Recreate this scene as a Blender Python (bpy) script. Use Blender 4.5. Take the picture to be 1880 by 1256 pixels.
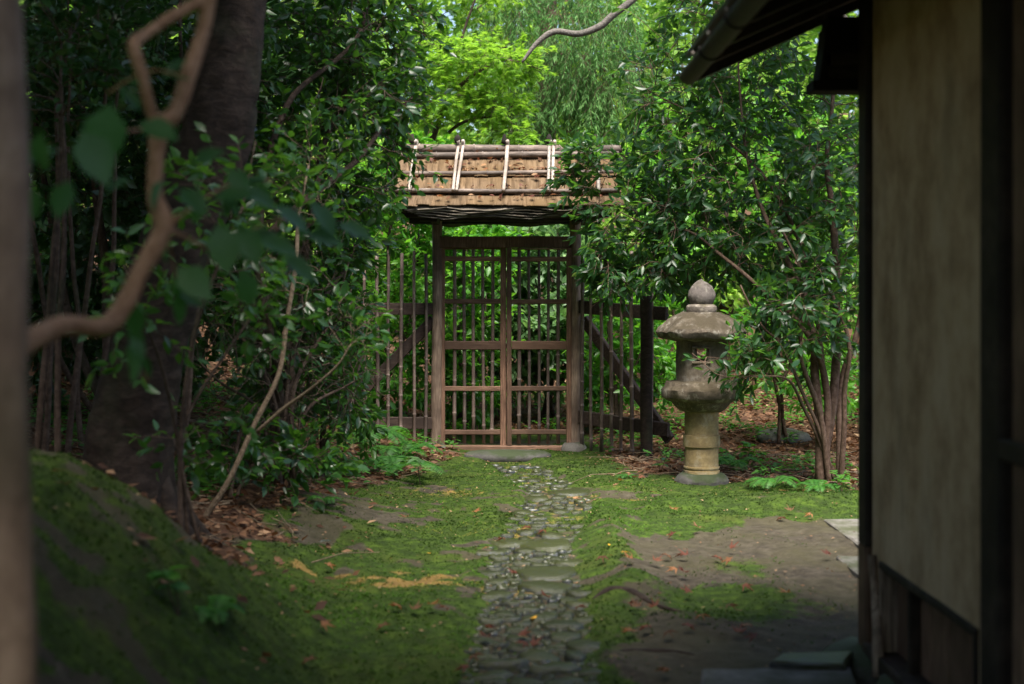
import bpy, math, random
import numpy as np
from mathutils import Vector, Matrix

for o in list(bpy.data.objects):
    bpy.data.objects.remove(o)
SC = bpy.context.scene
COL = SC.collection

# ------------------------------------------------------------------ camera
F = 2611.0            # focal length in photo pixels (50 mm on 36 mm, 1880 px wide)
VPX, VPY, CH = 925.0, 545.0, 1.41
cam_d = bpy.data.cameras.new('camera')
cam = bpy.data.objects.new('camera', cam_d)
COL.objects.link(cam)
cam.location = (0, 0, CH)
cam.rotation_euler = (math.radians(90), 0, 0)
cam_d.lens = 50
cam_d.sensor_width = 36
cam_d.shift_x = 15 / 1880
cam_d.shift_y = -83 / 1880
cam_d.clip_end = 800
cam_d.clip_start = 0.05
cam_d.dof.use_dof = True
cam_d.dof.focus_distance = 12.3
cam_d.dof.aperture_fstop = 2.1
SC.camera = cam

# ------------------------------------------------------------------ sky and sun
SUN_EL, SUN_AZ = 65.0, 172.0      # azimuth measured from +Y towards +X
world = bpy.data.worlds.new('World')
SC.world = world
world.use_nodes = True
wn = world.node_tree.nodes
bg = wn['Background']
sky = wn.new('ShaderNodeTexSky')
sky.sky_type = 'NISHITA'
sky.sun_disc = False
sky.sun_elevation = math.radians(SUN_EL)
sky.sun_rotation = math.radians(SUN_AZ)
sky.dust_density = 2.5
sky.air_density = 1.0
sky.ozone_density = 0.6
world.node_tree.links.new(sky.outputs[0], bg.inputs[0])
bg.inputs[1].default_value = 0.115
sun_d = bpy.data.lights.new('sun', 'SUN')
sun_d.energy = 4.9
sun_d.angle = math.radians(32)
sun_d.color = (1.0, 0.94, 0.84)
sun = bpy.data.objects.new('sun', sun_d)
COL.objects.link(sun)
_e, _a = math.radians(SUN_EL), math.radians(SUN_AZ)
_dir = Vector((math.sin(_a) * math.cos(_e), math.cos(_a) * math.cos(_e), math.sin(_e)))
sun.rotation_euler = (-_dir).to_track_quat('-Z', 'Y').to_euler()
sun.location = _dir * 40
SC.view_settings.view_transform = 'Standard'
SC.view_settings.look = 'None'
SC.view_settings.gamma = 1.0
SC.view_settings.exposure = 1.38
cy = SC.cycles
cy.max_bounces = 6
cy.diffuse_bounces = 3
cy.glossy_bounces = 2
cy.transmission_bounces = 4
cy.use_denoising = True
cy.sample_clamp_indirect = 6

# ------------------------------------------------------------------ helpers
RNG = np.random.default_rng(7)
PY = random.Random(11)

def P(px, py, d):
    """photo pixel and distance -> point in the garden"""
    return np.array([(px - VPX) / F * d, d, CH + (VPY - py) / F * d])

def _hash(i, j, k, s):
    h = (i * 374761393 + j * 668265263 + k * 1274126177 + s * 974634053) & 0xFFFFFFFF
    h = ((h ^ (h >> 13)) * 1103515245) & 0xFFFFFFFF
    h = ((h ^ (h >> 15)) * 747796405) & 0xFFFFFFFF
    return ((h ^ (h >> 16)) & 0xFFFF) / 65535.0

def vnoise(p, s=0):
    p = np.asarray(p, float)
    f = np.floor(p).astype(np.int64)
    t = p - f
    t = t * t * (3 - 2 * t)
    i, j, k = f[..., 0], f[..., 1], f[..., 2]
    r = 0
    for a in (0, 1):
        for b in (0, 1):
            for c in (0, 1):
                w = (t[..., 0] if a else 1 - t[..., 0]) * (t[..., 1] if b else 1 - t[..., 1]) * (t[..., 2] if c else 1 - t[..., 2])
                r = r + w * _hash(i + a, j + b, k + c, s)
    return r * 2 - 1

def n2(X, Y, sc, s=0):
    return vnoise(np.stack([X * sc, Y * sc, np.zeros_like(X) + 0.37], -1), s)

def sst(x):
    x = np.clip(x, 0, 1)
    return x * x * (3 - 2 * x)

def unit(v):
    v = np.asarray(v, float)
    return v / np.maximum(np.linalg.norm(v, axis=-1, keepdims=True), 1e-9)

class MB:
    """collects pieces into one mesh"""
    def __init__(self):
        self.v, self.f, self.n, self.a = [], [], 0, []
    def add(self, v, faces, var=None):
        v = np.asarray(v, float).reshape(-1, 3)
        for f in faces:
            self.f.append(np.asarray(f, np.int64) + self.n)
        self.v.append(v)
        self.a.append(np.full(len(v), 0.5) if var is None else np.broadcast_to(var, (len(v),)))
        self.n += len(v)
        return self
    def mesh(self, name, mat, origin=(0, 0, 0), smooth=True):
        me = bpy.data.meshes.new(name)
        v = np.concatenate(self.v) - np.asarray(origin, float)
        tot = np.concatenate([np.full(len(f), f.shape[1]) for f in self.f])
        idx = np.concatenate([f.ravel() for f in self.f])
        me.vertices.add(len(v)); me.vertices.foreach_set('co', v.ravel())
        me.loops.add(len(idx)); me.loops.foreach_set('vertex_index', idx)
        me.polygons.add(len(tot))
        me.polygons.foreach_set('loop_start', np.concatenate([[0], np.cumsum(tot)[:-1]]))
        me.polygons.foreach_set('loop_total', tot)
        me.polygons.foreach_set('use_smooth', np.full(len(tot), smooth))
        at = me.attributes.new('var', 'FLOAT', 'POINT')
        at.data.foreach_set('value', np.concatenate(self.a))
        me.update(calc_edges=True)
        if mat is not None:
            me.materials.append(mat)
        return me
    def obj(self, name, mat, parent=None, origin=None, smooth=True):
        """origin is in world space; a child's mesh is stored relative to its own origin"""
        if origin is None:
            origin = WL[parent.name] if parent is not None else (0, 0, 0)
        me = self.mesh(name, mat, origin, smooth)
        o = bpy.data.objects.new(name, me)
        COL.objects.link(o)
        place(o, origin, parent)
        return o

WL = {}      # world location of each object by name
def place(o, loc, parent=None):
    loc = np.asarray(loc, float)
    WL[o.name] = loc
    if parent is not None:
        o.parent = parent
        o.location = loc - WL[parent.name]
    else:
        o.location = loc

def tag(o, label, cat, group=None):
    o['label'] = label; o['category'] = cat
    if group: o['group'] = group
    return o

def empty(name, loc, parent=None):
    o = bpy.data.objects.new(name, None)
    o.empty_display_size = 0.1
    COL.objects.link(o)
    place(o, loc, parent)
    return o

def thing(name, label, cat, loc, group=None):
    return tag(empty(name, loc), label, cat, group)

BOXF = np.array([[0, 3, 2, 1], [4, 5, 6, 7], [0, 1, 5, 4], [1, 2, 6, 5], [2, 3, 7, 6], [3, 0, 4, 7]])
def box(c, s, rot=None, bev=0.0, jit=0.0, seed=0):
    """centre, full sizes -> (verts, faces) with chamfered long edges"""
    c = np.asarray(c, float); h = np.asarray(s, float) / 2
    if bev <= 0:
        v = np.array([[-1, -1, -1], [1, -1, -1], [1, 1, -1], [-1, 1, -1], [-1, -1, 1], [1, -1, 1], [1, 1, 1], [-1, 1, 1]]) * h
        fs = [BOXF]
    else:
        b = min(bev, h.min() * .8)
        ax = int(np.argmax(h)); u, w = [k for k in range(3) if k != ax]
        ring = [(-h[u] + b, -h[w]), (h[u] - b, -h[w]), (h[u], -h[w] + b), (h[u], h[w] - b), (h[u] - b, h[w]), (-h[u] + b, h[w]), (-h[u], h[w] - b), (-h[u], -h[w] + b)]
        v = []
        for t in (-1, -.5, 0, .5, 1):
            for (a, q) in ring:
                p = [0, 0, 0]; p[ax] = t * h[ax]; p[u] = a; p[w] = q; v.append(p)
        v = np.array(v)
        fq = []
        for r in range(4):
            for k in range(8):
                a = r * 8 + k; b2 = r * 8 + (k + 1) % 8
                fq.append([a, b2, b2 + 8, a + 8])
        fq = np.array(fq)
        cap = np.array([list(range(7, -1, -1)), list(range(32, 40))])
        if (ax == 1):
            fq = fq[:, ::-1]; cap = cap[:, ::-1]
        fs = [fq, cap]
    if jit:
        v = v + np.stack([vnoise(v * 3 + seed * 7.1 + c, k) for k in range(3)], -1) * jit
    if rot is not None:
        v = v @ np.asarray(rot).T
    return v + c, fs

def rotz(a):
    c, s = math.cos(a), math.sin(a)
    return np.array([[c, -s, 0], [s, c, 0], [0, 0, 1]])

def frame_from(d, up=(0, 0, 1)):
    d = unit(d); s = np.cross(up, d)
    if np.linalg.norm(s) < 1e-4: s = np.cross((0, 1, 0), d)
    s = unit(s); u = np.cross(d, s)
    return s, d, u

def beam(p0, p1, w, h, bev=.006, jit=0.0, seed=0, up=(0, 0, 1)):
    p0 = np.asarray(p0, float); p1 = np.asarray(p1, float)
    s, d, u = frame_from(p1 - p0, up)
    v, fs = box((0, 0, 0), (w, np.linalg.norm(p1 - p0), h), bev=bev, jit=jit, seed=seed)
    return v @ np.stack([s, d, u]) + (p0 + p1) / 2, fs

def crom(pts, n):
    """Catmull-Rom through rows of pts"""
    p = np.asarray(pts, float)
    p = np.concatenate([[2 * p[0] - p[1]], p, [2 * p[-1] - p[-2]]])
    out = []
    for i in range(1, len(p) - 2):
        a, b, c, d = p[i - 1], p[i], p[i + 1], p[i + 2]
        for t in np.arange(n) / n:
            out.append(.5 * (2 * b + (c - a) * t + (2 * a - 5 * b + 4 * c - d) * t * t + (3 * b - 3 * c + d - a) * t ** 3))
    out.append(p[-2])
    return np.array(out)

def tube(pts, rad, sides=6, caps=True):
    pts = np.asarray(pts, float); n = len(pts)
    rad = np.broadcast_to(rad, (n,))
    t = unit(np.gradient(pts, axis=0))
    ref = np.array([0.31, 0.23, 0.92]) if abs(t[:, 2]).mean() < .75 else np.array([0.9, 0.35, 0.1])
    s = unit(np.cross(t, ref)); u = np.cross(t, s)
    a = np.arange(sides) / sides * 2 * np.pi
    v = pts[:, None] + rad[:, None, None] * (np.cos(a)[None, :, None] * s[:, None] + np.sin(a)[None, :, None] * u[:, None])
    i = np.arange(n - 1)[:, None] * sides; k = np.arange(sides)[None]; k2 = (k + 1) % sides
    q = np.stack([i + k, i + k2, i + k2 + sides, i + k + sides], -1).reshape(-1, 4)
    fs = [q]
    if caps:
        fs += [np.arange(sides)[None, ::-1], (np.arange(sides) + (n - 1) * sides)[None]]
    return v.reshape(-1, 3), fs

def bamboo(p0, p1, r, seed=0, node=.24, sides=9, bend=.004):
    """culm with raised node rings and slight wander"""
    rg = random.Random(seed)
    p0 = np.asarray(p0, float); p1 = np.asarray(p1, float)
    L = np.linalg.norm(p1 - p0); s, d, u = frame_from(p1 - p0)
    ts = [0.0]; rs = [1.0]
    z = rg.uniform(.3, 1) * node
    while z < L - .01:
        for dz, k in ((-.012, .97), (-.004, 1.16), (.002, 1.12), (.006, .93), (.014, .98)):
            if 0 < z + dz < L: ts.append((z + dz) / L); rs.append(k)
        z += node * rg.uniform(.8, 1.2)
    ts.append(1.0); rs.append(.96)
    ts = np.array(ts); rs = np.array(rs) * r * (1.04 - .12 * ts)
    ph = rg.uniform(0, 6)
    pts = p0 + (p1 - p0) * ts[:, None] + s * (bend * np.sin(ts * 5 + ph))[:, None] + u * (bend * np.cos(ts * 4 + ph))[:, None]
    return tube(pts, rs, sides)

def lathe(prof, seg=36, lobes=None, noise=.004, nsc=9, seed=0):
    """prof rows (r, z) -> surface round the z axis, worn by noise"""
    prof = np.asarray(prof, float); n = len(prof)
    a = np.arange(seg) / seg * 2 * np.pi
    R = np.repeat(prof[:, 0:1], seg, 1)
    if lobes is not None:
        R = R * lobes(a[None, :], prof[:, 1:2])
    v = np.stack([R * np.cos(a), R * np.sin(a), np.repeat(prof[:, 1:2], seg, 1)], -1).reshape(-1, 3)
    dn = vnoise(v * nsc, seed) * noise + vnoise(v * nsc * 3.1, seed + 1) * noise * .5
    v = v + unit(v * [1, 1, .2]) * dn[:, None]
    i = np.arange(n - 1)[:, None] * seg; k = np.arange(seg)[None]; k2 = (k + 1) % seg
    q = np.stack([i + k, i + k2, i + k2 + seg, i + k + seg], -1).reshape(-1, 4)
    return v, [q, np.arange(seg)[None, ::-1], (np.arange(seg) + (n - 1) * seg)[None]]

# ------------------------------------------------------------------ materials
def new_mat(name):
    m = bpy.data.materials.new(name); m.use_nodes = True
    nt = m.node_tree
    return m, nt, nt.nodes['Principled BSDF']

def N(nt, typ, **kw):
    n = nt.nodes.new(typ)
    for k, v in kw.items(): setattr(n, k, v)
    return n

def ramp(nt, fac, stops):
    r = N(nt, 'ShaderNodeValToRGB')
    e = r.color_ramp.elements
    while len(e) < len(stops): e.new(.5)
    for el, (p, c) in zip(e, stops):
        el.position = p; el.color = (*c, 1) if len(c) == 3 else c
    nt.links.new(fac, r.inputs[0])
    return r.outputs[0]

def noise(nt, scale=(1, 1, 1), sc=5.0, detail=5, rough=.6, coord='Object', off=0.0, dist=0.0):
    tc = N(nt, 'ShaderNodeTexCoord'); mp = N(nt, 'ShaderNodeMapping')
    mp.inputs['Scale'].default_value = scale
    mp.inputs['Location'].default_value = (off, off * 1.7, off * .6)
    nt.links.new(tc.outputs[coord], mp.inputs[0])
    nz = N(nt, 'ShaderNodeTexNoise')
    nz.inputs['Scale'].default_value = sc; nz.inputs['Detail'].default_value = detail
    nz.inputs['Roughness'].default_value = rough; nz.inputs['Distortion'].default_value = dist
    nt.links.new(mp.outputs[0], nz.inputs[0])
    return nz.outputs[0]

def mix(nt, fac, a, b, mode='MIX'):
    mx = N(nt, 'ShaderNodeMix', data_type='RGBA', blend_type=mode)
    for s, v in ((mx.inputs[0], fac), (mx.inputs[6], a), (mx.inputs[7], b)):
        if hasattr(v, 'is_output'): nt.links.new(v, s)
        elif isinstance(v, (int, float)): s.default_value = v
        else: s.default_value = (*v, 1)
    return mx.outputs[2]

def bump(nt, bs, h, strength=.4, dist=.01):
    b = N(nt, 'ShaderNodeBump'); b.inputs['Strength'].default_value = strength
    b.inputs['Distance'].default_value = dist
    nt.links.new(h, b.inputs['Height']); nt.links.new(b.outputs[0], bs.inputs['Normal'])

def wood(name, c0, c1, c2, scale=(14, 14, 1.2), rough=.75, dirt=None, spec=.25, hv=1.0):
    """grain stretched along one axis, slow blotches, per-piece shift"""
    m, nt, bs = new_mat(name)
    g = noise(nt, scale, 6, 6, .65)
    col = ramp(nt, g, [(.34, c0), (.5, c1), (.66, c2)])
    bl = noise(nt, (1, 1, 1), 2.3, 3, .6, off=3.3)
    col = mix(nt, ramp(nt, bl, [(.35, (0, 0, 0)), (.7, (1, 1, 1))]), col, dirt or c0)
    oi = N(nt, 'ShaderNodeObjectInfo')
    k = ramp(nt, oi.outputs['Random'], [(0, (1 - .28 * hv,) * 3), (1, (1 + .25 * hv, 1 + .2 * hv, 1 + .15 * hv))])
    col = mix(nt, 1.0, col, k, 'MULTIPLY')
    nt.links.new(col, bs.inputs['Base Color'])
    bs.inputs['Roughness'].default_value = rough
    bs.inputs['Specular IOR Level'].default_value = spec
    bump(nt, bs, g, .35, .006)
    return m

def stone(name, stops, moss=None, sc=7, rough=.85, mossamt=.5, bstr=.6, lichen=0.0):
    m, nt, bs = new_mat(name)
    g = noise(nt, (1, 1, 1), sc, 8, .7)
    col = ramp(nt, g, stops)
    if lichen:
        lz_ = noise(nt, (1, 1, 1), sc * 1.8, 5, .65, off=9)
        col = mix(nt, ramp(nt, lz_, [(.54, (0, 0, 0)), (.62, (lichen,) * 3)]), col, (.34, .315, .26))
        lz2 = noise(nt, (1, 1, 1), sc * 1.1, 5, .7, off=13)
        col = mix(nt, ramp(nt, lz2, [(.53, (0, 0, 0)), (.63, (lichen,) * 3)]), col, (.045, .036, .024))
    sp = noise(nt, (1, 1, 1), sc * 9, 3, .6, off=2)
    col = mix(nt, ramp(nt, sp, [(.45, (0, 0, 0)), (.75, (.5, .5, .5))]), col, stops[0][1])
    if moss is not None:
        mz = noise(nt, (1, 1, 1), 3.5, 6, .7, off=5)
        geo = N(nt, 'ShaderNodeNewGeometry'); sx = N(nt, 'ShaderNodeSeparateXYZ')
        nt.links.new(geo.outputs['Normal'], sx.inputs[0])
        ma = N(nt, 'ShaderNodeMath', operation='MULTIPLY_ADD')
        ma.inputs[1].default_value = .22; nt.links.new(sx.outputs[2], ma.inputs[0]); nt.links.new(mz, ma.inputs[2])
        col = mix(nt, ramp(nt, ma.outputs[0], [(1 - mossamt - .08, (0, 0, 0)), (1 - mossamt + .08, (1, 1, 1))]), col, moss)
    oi = N(nt, 'ShaderNodeObjectInfo')
    k = ramp(nt, oi.outputs['Random'], [(0, (.75, .75, .78)), (1, (1.2, 1.17, 1.1))])
    col = mix(nt, 1.0, col, k, 'MULTIPLY')
    nt.links.new(col, bs.inputs['Base Color'])
    bs.inputs['Roughness'].default_value = rough
    bump(nt, bs, g, bstr, .012)
    return m

def leafmat(name, stops, trans, tfac=.35, rough=.32, spec=.5, coat=0.0):
    """colour varies leaf by leaf through the 'var' attribute; light shines through the blade"""
    m, nt, bs = new_mat(name)
    at = N(nt, 'ShaderNodeAttribute'); at.attribute_name = 'var'
    col = ramp(nt, at.outputs['Fac'], stops)
    nz = noise(nt, (1, 1, 1), 22, 3, .6)
    col = mix(nt, 1.0, col, ramp(nt, nz, [(.3, (.75, .75, .75)), (.7, (1.2, 1.2, 1.2))]), 'MULTIPLY')
    nt.links.new(col, bs.inputs['Base Color'])
    bs.inputs['Roughness'].default_value = rough
    bs.inputs['Specular IOR Level'].default_value = spec
    tr = N(nt, 'ShaderNodeBsdfTranslucent')
    tcol = mix(nt, .6, col, trans)
    nt.links.new(tcol, tr.inputs[0])
    ms = N(nt, 'ShaderNodeMixShader'); ms.inputs[0].default_value = tfac
    nt.links.new(bs.outputs[0], ms.inputs[1]); nt.links.new(tr.outputs[0], ms.inputs[2])
    nt.links.new(ms.outputs[0], nt.nodes['Material Output'].inputs[0])
    return m

def bark(name, c0, c1, c2, scale=(3, 3, 9), sc=5, rough=.85):
    m, nt, bs = new_mat(name)
    g = noise(nt, scale, sc, 7, .7, dist=.4)
    col = ramp(nt, g, [(.3, c0), (.5, c1), (.72, c2)])
    bl = noise(nt, (1, 1, 1), 2.2, 4, .6, off=4)
    col = mix(nt, ramp(nt, bl, [(.5, (0, 0, 0)), (.72, (.6, .6, .6))]), col, (.03, .04, .018))
    nt.links.new(col, bs.inputs['Base Color'])
    bs.inputs['Roughness'].default_value = rough
    bs.inputs['Specular IOR Level'].default_value = .2
    bump(nt, bs, g, .7, .015)
    return m

M = {}
M['door'] = wood('door_wood', (.09, .053, .037), (.195, .115, .08), (.31, .19, .135))
M['doorh'] = wood('door_wood_rail', (.1, .06, .042), (.215, .128, .09), (.335, .21, .15), (1.2, 14, 14))
M['post'] = wood('weathered_post', (.16, .115, .088), (.32, .235, .18), (.5, .385, .3), dirt=(.06, .042, .033))
M['dark'] = wood('dark_timber', (.018, .013, .011), (.04, .028, .022), (.07, .05, .04), (2, 2, 2))
M['railh'] = wood('fence_rail', (.03, .021, .018), (.07, .048, .04), (.12, .085, .07), (1.4, 10, 10))
M['bamboo'] = wood('weathered_bamboo', (.1, .073, .065), (.2, .152, .135), (.32, .26, .23), (9, 9, 2), .5, spec=.4)
M['bamboo_pale'] = wood('bleached_bamboo', (.2, .175, .16), (.36, .32, .29), (.52, .48, .44), (9, 2, 6), .6, dirt=(.16, .13, .11))
M['bamboo_dark'] = wood('sooty_bamboo', (.06, .05, .045), (.15, .12, .105), (.27, .225, .195), (2, 9, 9), .6)
M['thatch'] = wood('cedar_bark', (.045, .03, .019), (.115, .076, .046), (.2, .142, .09), (7, .5, 1.2), .85, dirt=(.11, .07, .032), hv=.4)
M['barkedge'] = wood('bark_edge', (.08, .067, .055), (.22, .19, .155), (.42, .375, .31), (2, 12, 26), .9)
M['barkedge_dark'] = wood('bark_edge_dark', (.015, .012, .01), (.035, .028, .022), (.07, .055, .045), (2, 12, 26), .9)
M['rope'] = wood('palm_rope', (.012, .01, .009), (.025, .02, .018), (.045, .036, .03), (20, 20, 20), .95)
M['granite'] = stone('lantern_stone', [(.3, (.085, .066, .046)), (.5, (.18, .146, .103)), (.72, (.3, .26, .2))], (.1, .075, .045), 6, .9, .25, .9, lichen=.6)
M['granite_top'] = stone('lantern_cap_stone', [(.3, (.045, .035, .024)), (.5, (.12, .095, .066)), (.72, (.27, .23, .175))], (.055, .042, .022), 8, .92, .38, 1.0, lichen=.75)
M['granite_grey'] = stone('finial_stone', [(.3, (.08, .068, .06)), (.5, (.165, .142, .126)), (.72, (.27, .24, .215))], (.07, .06, .03), 9, .9, .3, .8, lichen=.6)
M['shaft'] = stone('mossy_shaft_stone', [(.3, (.11, .078, .04)), (.5, (.23, .175, .088)), (.72, (.35, .285, .16))], (.15, .11, .045), 5, .9, .35, .7, lichen=.35)
M['slab'] = stone('paving_stone', [(.3, (.07, .066, .06)), (.5, (.14, .132, .12)), (.72, (.21, .2, .185))], (.05, .055, .025), 9, .85, .3, .45)
M['cobble'] = stone('cobble_stone', [(.3, (.018, .021, .027)), (.5, (.05, .057, .07)), (.72, (.125, .137, .155))], (.03, .036, .01), 12, .4, .45, .5)
M['rock'] = stone('rough_rock', [(.3, (.035, .033, .03)), (.5, (.085, .08, .072)), (.72, (.16, .15, .135))], (.03, .045, .012), 6, .85, .4, .9)
M['trunk'] = bark('dark_ringed_bark', (.011, .008, .007), (.026, .018, .014), (.055, .04, .031), (2.2, 2.2, 4), 7)
M['fgtrunk'] = bark('pale_smooth_bark', (.13, .088, .062), (.23, .16, .115), (.34, .25, .185), (2, 2, 1.2), 7)
M['fgbranch'] = bark('tan_branch_bark', (.22, .115, .062), (.4, .225, .13), (.52, .32, .2), (4, 4, 4), 9)
M['twig'] = bark('shrub_bark', (.03, .02, .015), (.08, .055, .042), (.15, .11, .088), (3, 3, 3), 9)
M['twig_red'] = bark('brown_shrub_bark', (.05, .03, .021), (.11, .07, .05), (.19, .13, .1), (3, 3, 3), 9)
M['paletwig'] = bark('mottled_sapling_bark', (.07, .05, .035), (.17, .125, .085), (.3, .24, .17), (4, 4, 4), 14)
M['greybark'] = bark('smooth_grey_bark', (.06, .055, .05), (.14, .125, .112), (.24, .22, .2), (4, 4, 4), 14)
M['copper'] = wood('old_copper', (.014, .011, .01), (.028, .022, .019), (.05, .041, .035), (4, 4, 4), .6, spec=.3)
M['l_right'] = leafmat('glossy_lance_leaf', [(0, (.01, .032, .013)), (.5, (.021, .066, .022)), (.85, (.042, .11, .03)), (1, (.13, .19, .04))], (.22, .55, .04), .34, .36)
M['l_left'] = leafmat('camellia_leaf', [(0, (.012, .038, .012)), (.5, (.024, .075, .02)), (.85, (.05, .14, .025)), (1, (.13, .24, .03))], (.2, .52, .03), .34, .33, .55)
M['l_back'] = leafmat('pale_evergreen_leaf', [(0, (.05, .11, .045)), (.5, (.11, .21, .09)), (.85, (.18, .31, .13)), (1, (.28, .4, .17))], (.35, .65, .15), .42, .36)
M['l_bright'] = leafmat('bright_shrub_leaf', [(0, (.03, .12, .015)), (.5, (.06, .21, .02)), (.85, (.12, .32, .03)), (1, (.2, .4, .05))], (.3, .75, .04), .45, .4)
M['l_maple'] = leafmat('maple_leaf', [(0, (.07, .19, .02)), (.5, (.13, .29, .025)), (1, (.24, .4, .04))], (.45, .8, .06), .5, .5, .3)
M['l_cedar'] = leafmat('cedar_needle', [(0, (.04, .12, .03)), (.5, (.085, .22, .05)), (1, (.17, .34, .09))], (.2, .5, .1), .35, .5, .3)
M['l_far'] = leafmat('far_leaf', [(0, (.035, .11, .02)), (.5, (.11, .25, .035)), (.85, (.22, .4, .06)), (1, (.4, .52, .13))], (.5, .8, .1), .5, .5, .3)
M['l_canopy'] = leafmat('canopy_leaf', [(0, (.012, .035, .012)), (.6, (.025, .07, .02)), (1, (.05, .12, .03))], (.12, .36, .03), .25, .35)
M['l_fg'] = leafmat('broad_near_leaf', [(0, (.02, .06, .018)), (.5, (.045, .13, .035)), (1, (.1, .2, .07))], (.12, .42, .04), .35, .42, .35)
M['l_fern'] = leafmat('fern_leaf', [(0, (.025, .08, .02)), (.5, (.05, .16, .03)), (1, (.1, .26, .04))], (.2, .6, .04), .4, .5, .3)
M['l_dry'] = leafmat('dry_leaf', [(0, (.035, .017, .011)), (.35, (.1, .048, .026)), (.7, (.2, .11, .062)), (1, (.36, .24, .14))], (.4, .15, .05), .15, .7, .2)
M['l_red'] = leafmat('red_fallen_leaf', [(0, (.045, .013, .009)), (.5, (.1, .03, .016)), (1, (.18, .07, .035))], (.4, .08, .03), .15, .6, .3)
M['l_orange'] = leafmat('orange_fallen_leaf', [(0, (.11, .045, .02)), (.5, (.2, .085, .034)), (1, (.34, .18, .085))], (.8, .3, .05), .15, .6, .3)
M['l_yellow'] = leafmat('yellow_fallen_leaf', [(0, (.6, .28, .02)), (1, (.75, .42, .04))], (.9, .5, .05), .15, .55, .3)
M['l_silver'] = leafmat('silvery_fallen_leaf', [(0, (.35, .42, .48)), (1, (.5, .58, .64))], (.5, .6, .6), .1, .35, .5)
M['moss'] = leafmat('moss_sprig', [(0, (.009, .017, .004)), (.3, (.02, .039, .006)), (.6, (.036, .088, .01)), (.8, (.07, .145, .017)), (1, (.28, .18, .05))], (.16, .3, .03), .22, .8, .1)

def plaster():
    m, nt, bs = new_mat('ochre_plaster')
    g = noise(nt, (1, 1, .8), 3.2, 8, .7)
    col = ramp(nt, g, [(.34, (.34, .22, .13)), (.5, (.53, .37, .235)), (.68, (.63, .47, .32))])
    st = noise(nt, (1.2, 1.2, .6), 2.2, 7, .72, off=8)
    col = mix(nt, ramp(nt, st, [(.5, (0, 0, 0)), (.72, (.6, .6, .6))]), col, (.17, .115, .07))
    nt.links.new(col, bs.inputs['Base Color']); bs.inputs['Roughness'].default_value = .95
    bs.inputs['Specular IOR Level'].default_value = .1
    f = noise(nt, (1, 1, 1), 60, 4, .7)
    bump(nt, bs, f, .3, .004)
    return m
M['plaster'] = plaster()

def ground_mat():
    m, nt, bs = new_mat('moss_and_earth')
    at = N(nt, 'ShaderNodeAttribute'); at.attribute_name = 'mask'
    sp = N(nt, 'ShaderNodeSeparateColor'); nt.links.new(at.outputs['Color'], sp.inputs[0])
    n1 = noise(nt, (1, 1, 1), 14, 8, .7)
    n3 = noise(nt, (1, 1, 1), 1.7, 6, .65, off=4)
    earth = ramp(nt, n1, [(.3, (.022, .018, .013)), (.5, (.052, .043, .031)), (.72, (.1, .085, .064))])
    earth = mix(nt, ramp(nt, n3, [(.4, (0, 0, 0)), (.65, (.75, .75, .75))]), earth, (.06, .055, .026))
    litter = ramp(nt, noise(nt, (1, 1, 1), 30, 6, .75, off=2), [(.3, (.02, .011, .007)), (.5, (.07, .036, .02)), (.7, (.15, .085, .05)), (.8, (.24, .16, .1))])
    mossc = ramp(nt, n1, [(.28, (.011, .019, .004)), (.5, (.028, .052, .006)), (.72, (.07, .12, .012))])
    mossc = mix(nt, ramp(nt, n3, [(.5, (0, 0, 0)), (.75, (.6, .6, .6))]), mossc, (.07, .085, .014))
    dry = ramp(nt, n1, [(.3, (.09, .055, .017)), (.7, (.27, .175, .055))])
    def sharpen(sock, k):
        a = N(nt, 'ShaderNodeMath', operation='ADD'); nt.links.new(sock, a.inputs[0])
        s = N(nt, 'ShaderNodeMath', operation='MULTIPLY_ADD'); nt.links.new(n1, s.inputs[0]); s.inputs[1].default_value = k; s.inputs[2].default_value = -k / 2
        nt.links.new(s.outputs[0], a.inputs[1])
        return ramp(nt, a.outputs[0], [(.38, (0, 0, 0)), (.62, (1, 1, 1))])
    col = mix(nt, sharpen(sp.outputs[1], .8), earth, litter)
    col = mix(nt, sharpen(sp.outputs[0], 1.1), col, mossc)
    col = mix(nt, sharpen(sp.outputs[2], 1.6), col, dry)
    nt.links.new(col, bs.inputs['Base Color'])
    bs.inputs['Roughness'].default_value = .92; bs.inputs['Specular IOR Level'].default_value = .2
    bump(nt, bs, noise(nt, (1, 1, 1), 45, 6, .75), .8, .02)
    return m
M['ground'] = ground_mat()

# ------------------------------------------------------------------ ground
PATH_Y = [-6, 3.5, 5.18, 6.2, 7.29, 8.09, 9.09, 10.37, 11.4, 12.3, 13]
PATH_X = [.08, .08, .10, .13, .155, .15, .31, .40, .2, .03, .02]
def path_x(Y): return np.interp(Y, PATH_Y, PATH_X)
def path_w(Y): return np.interp(Y, [4, 5.18, 8, 9.5, 11, 12.4], [.27, .265, .225, .26, .22, .2])

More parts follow.
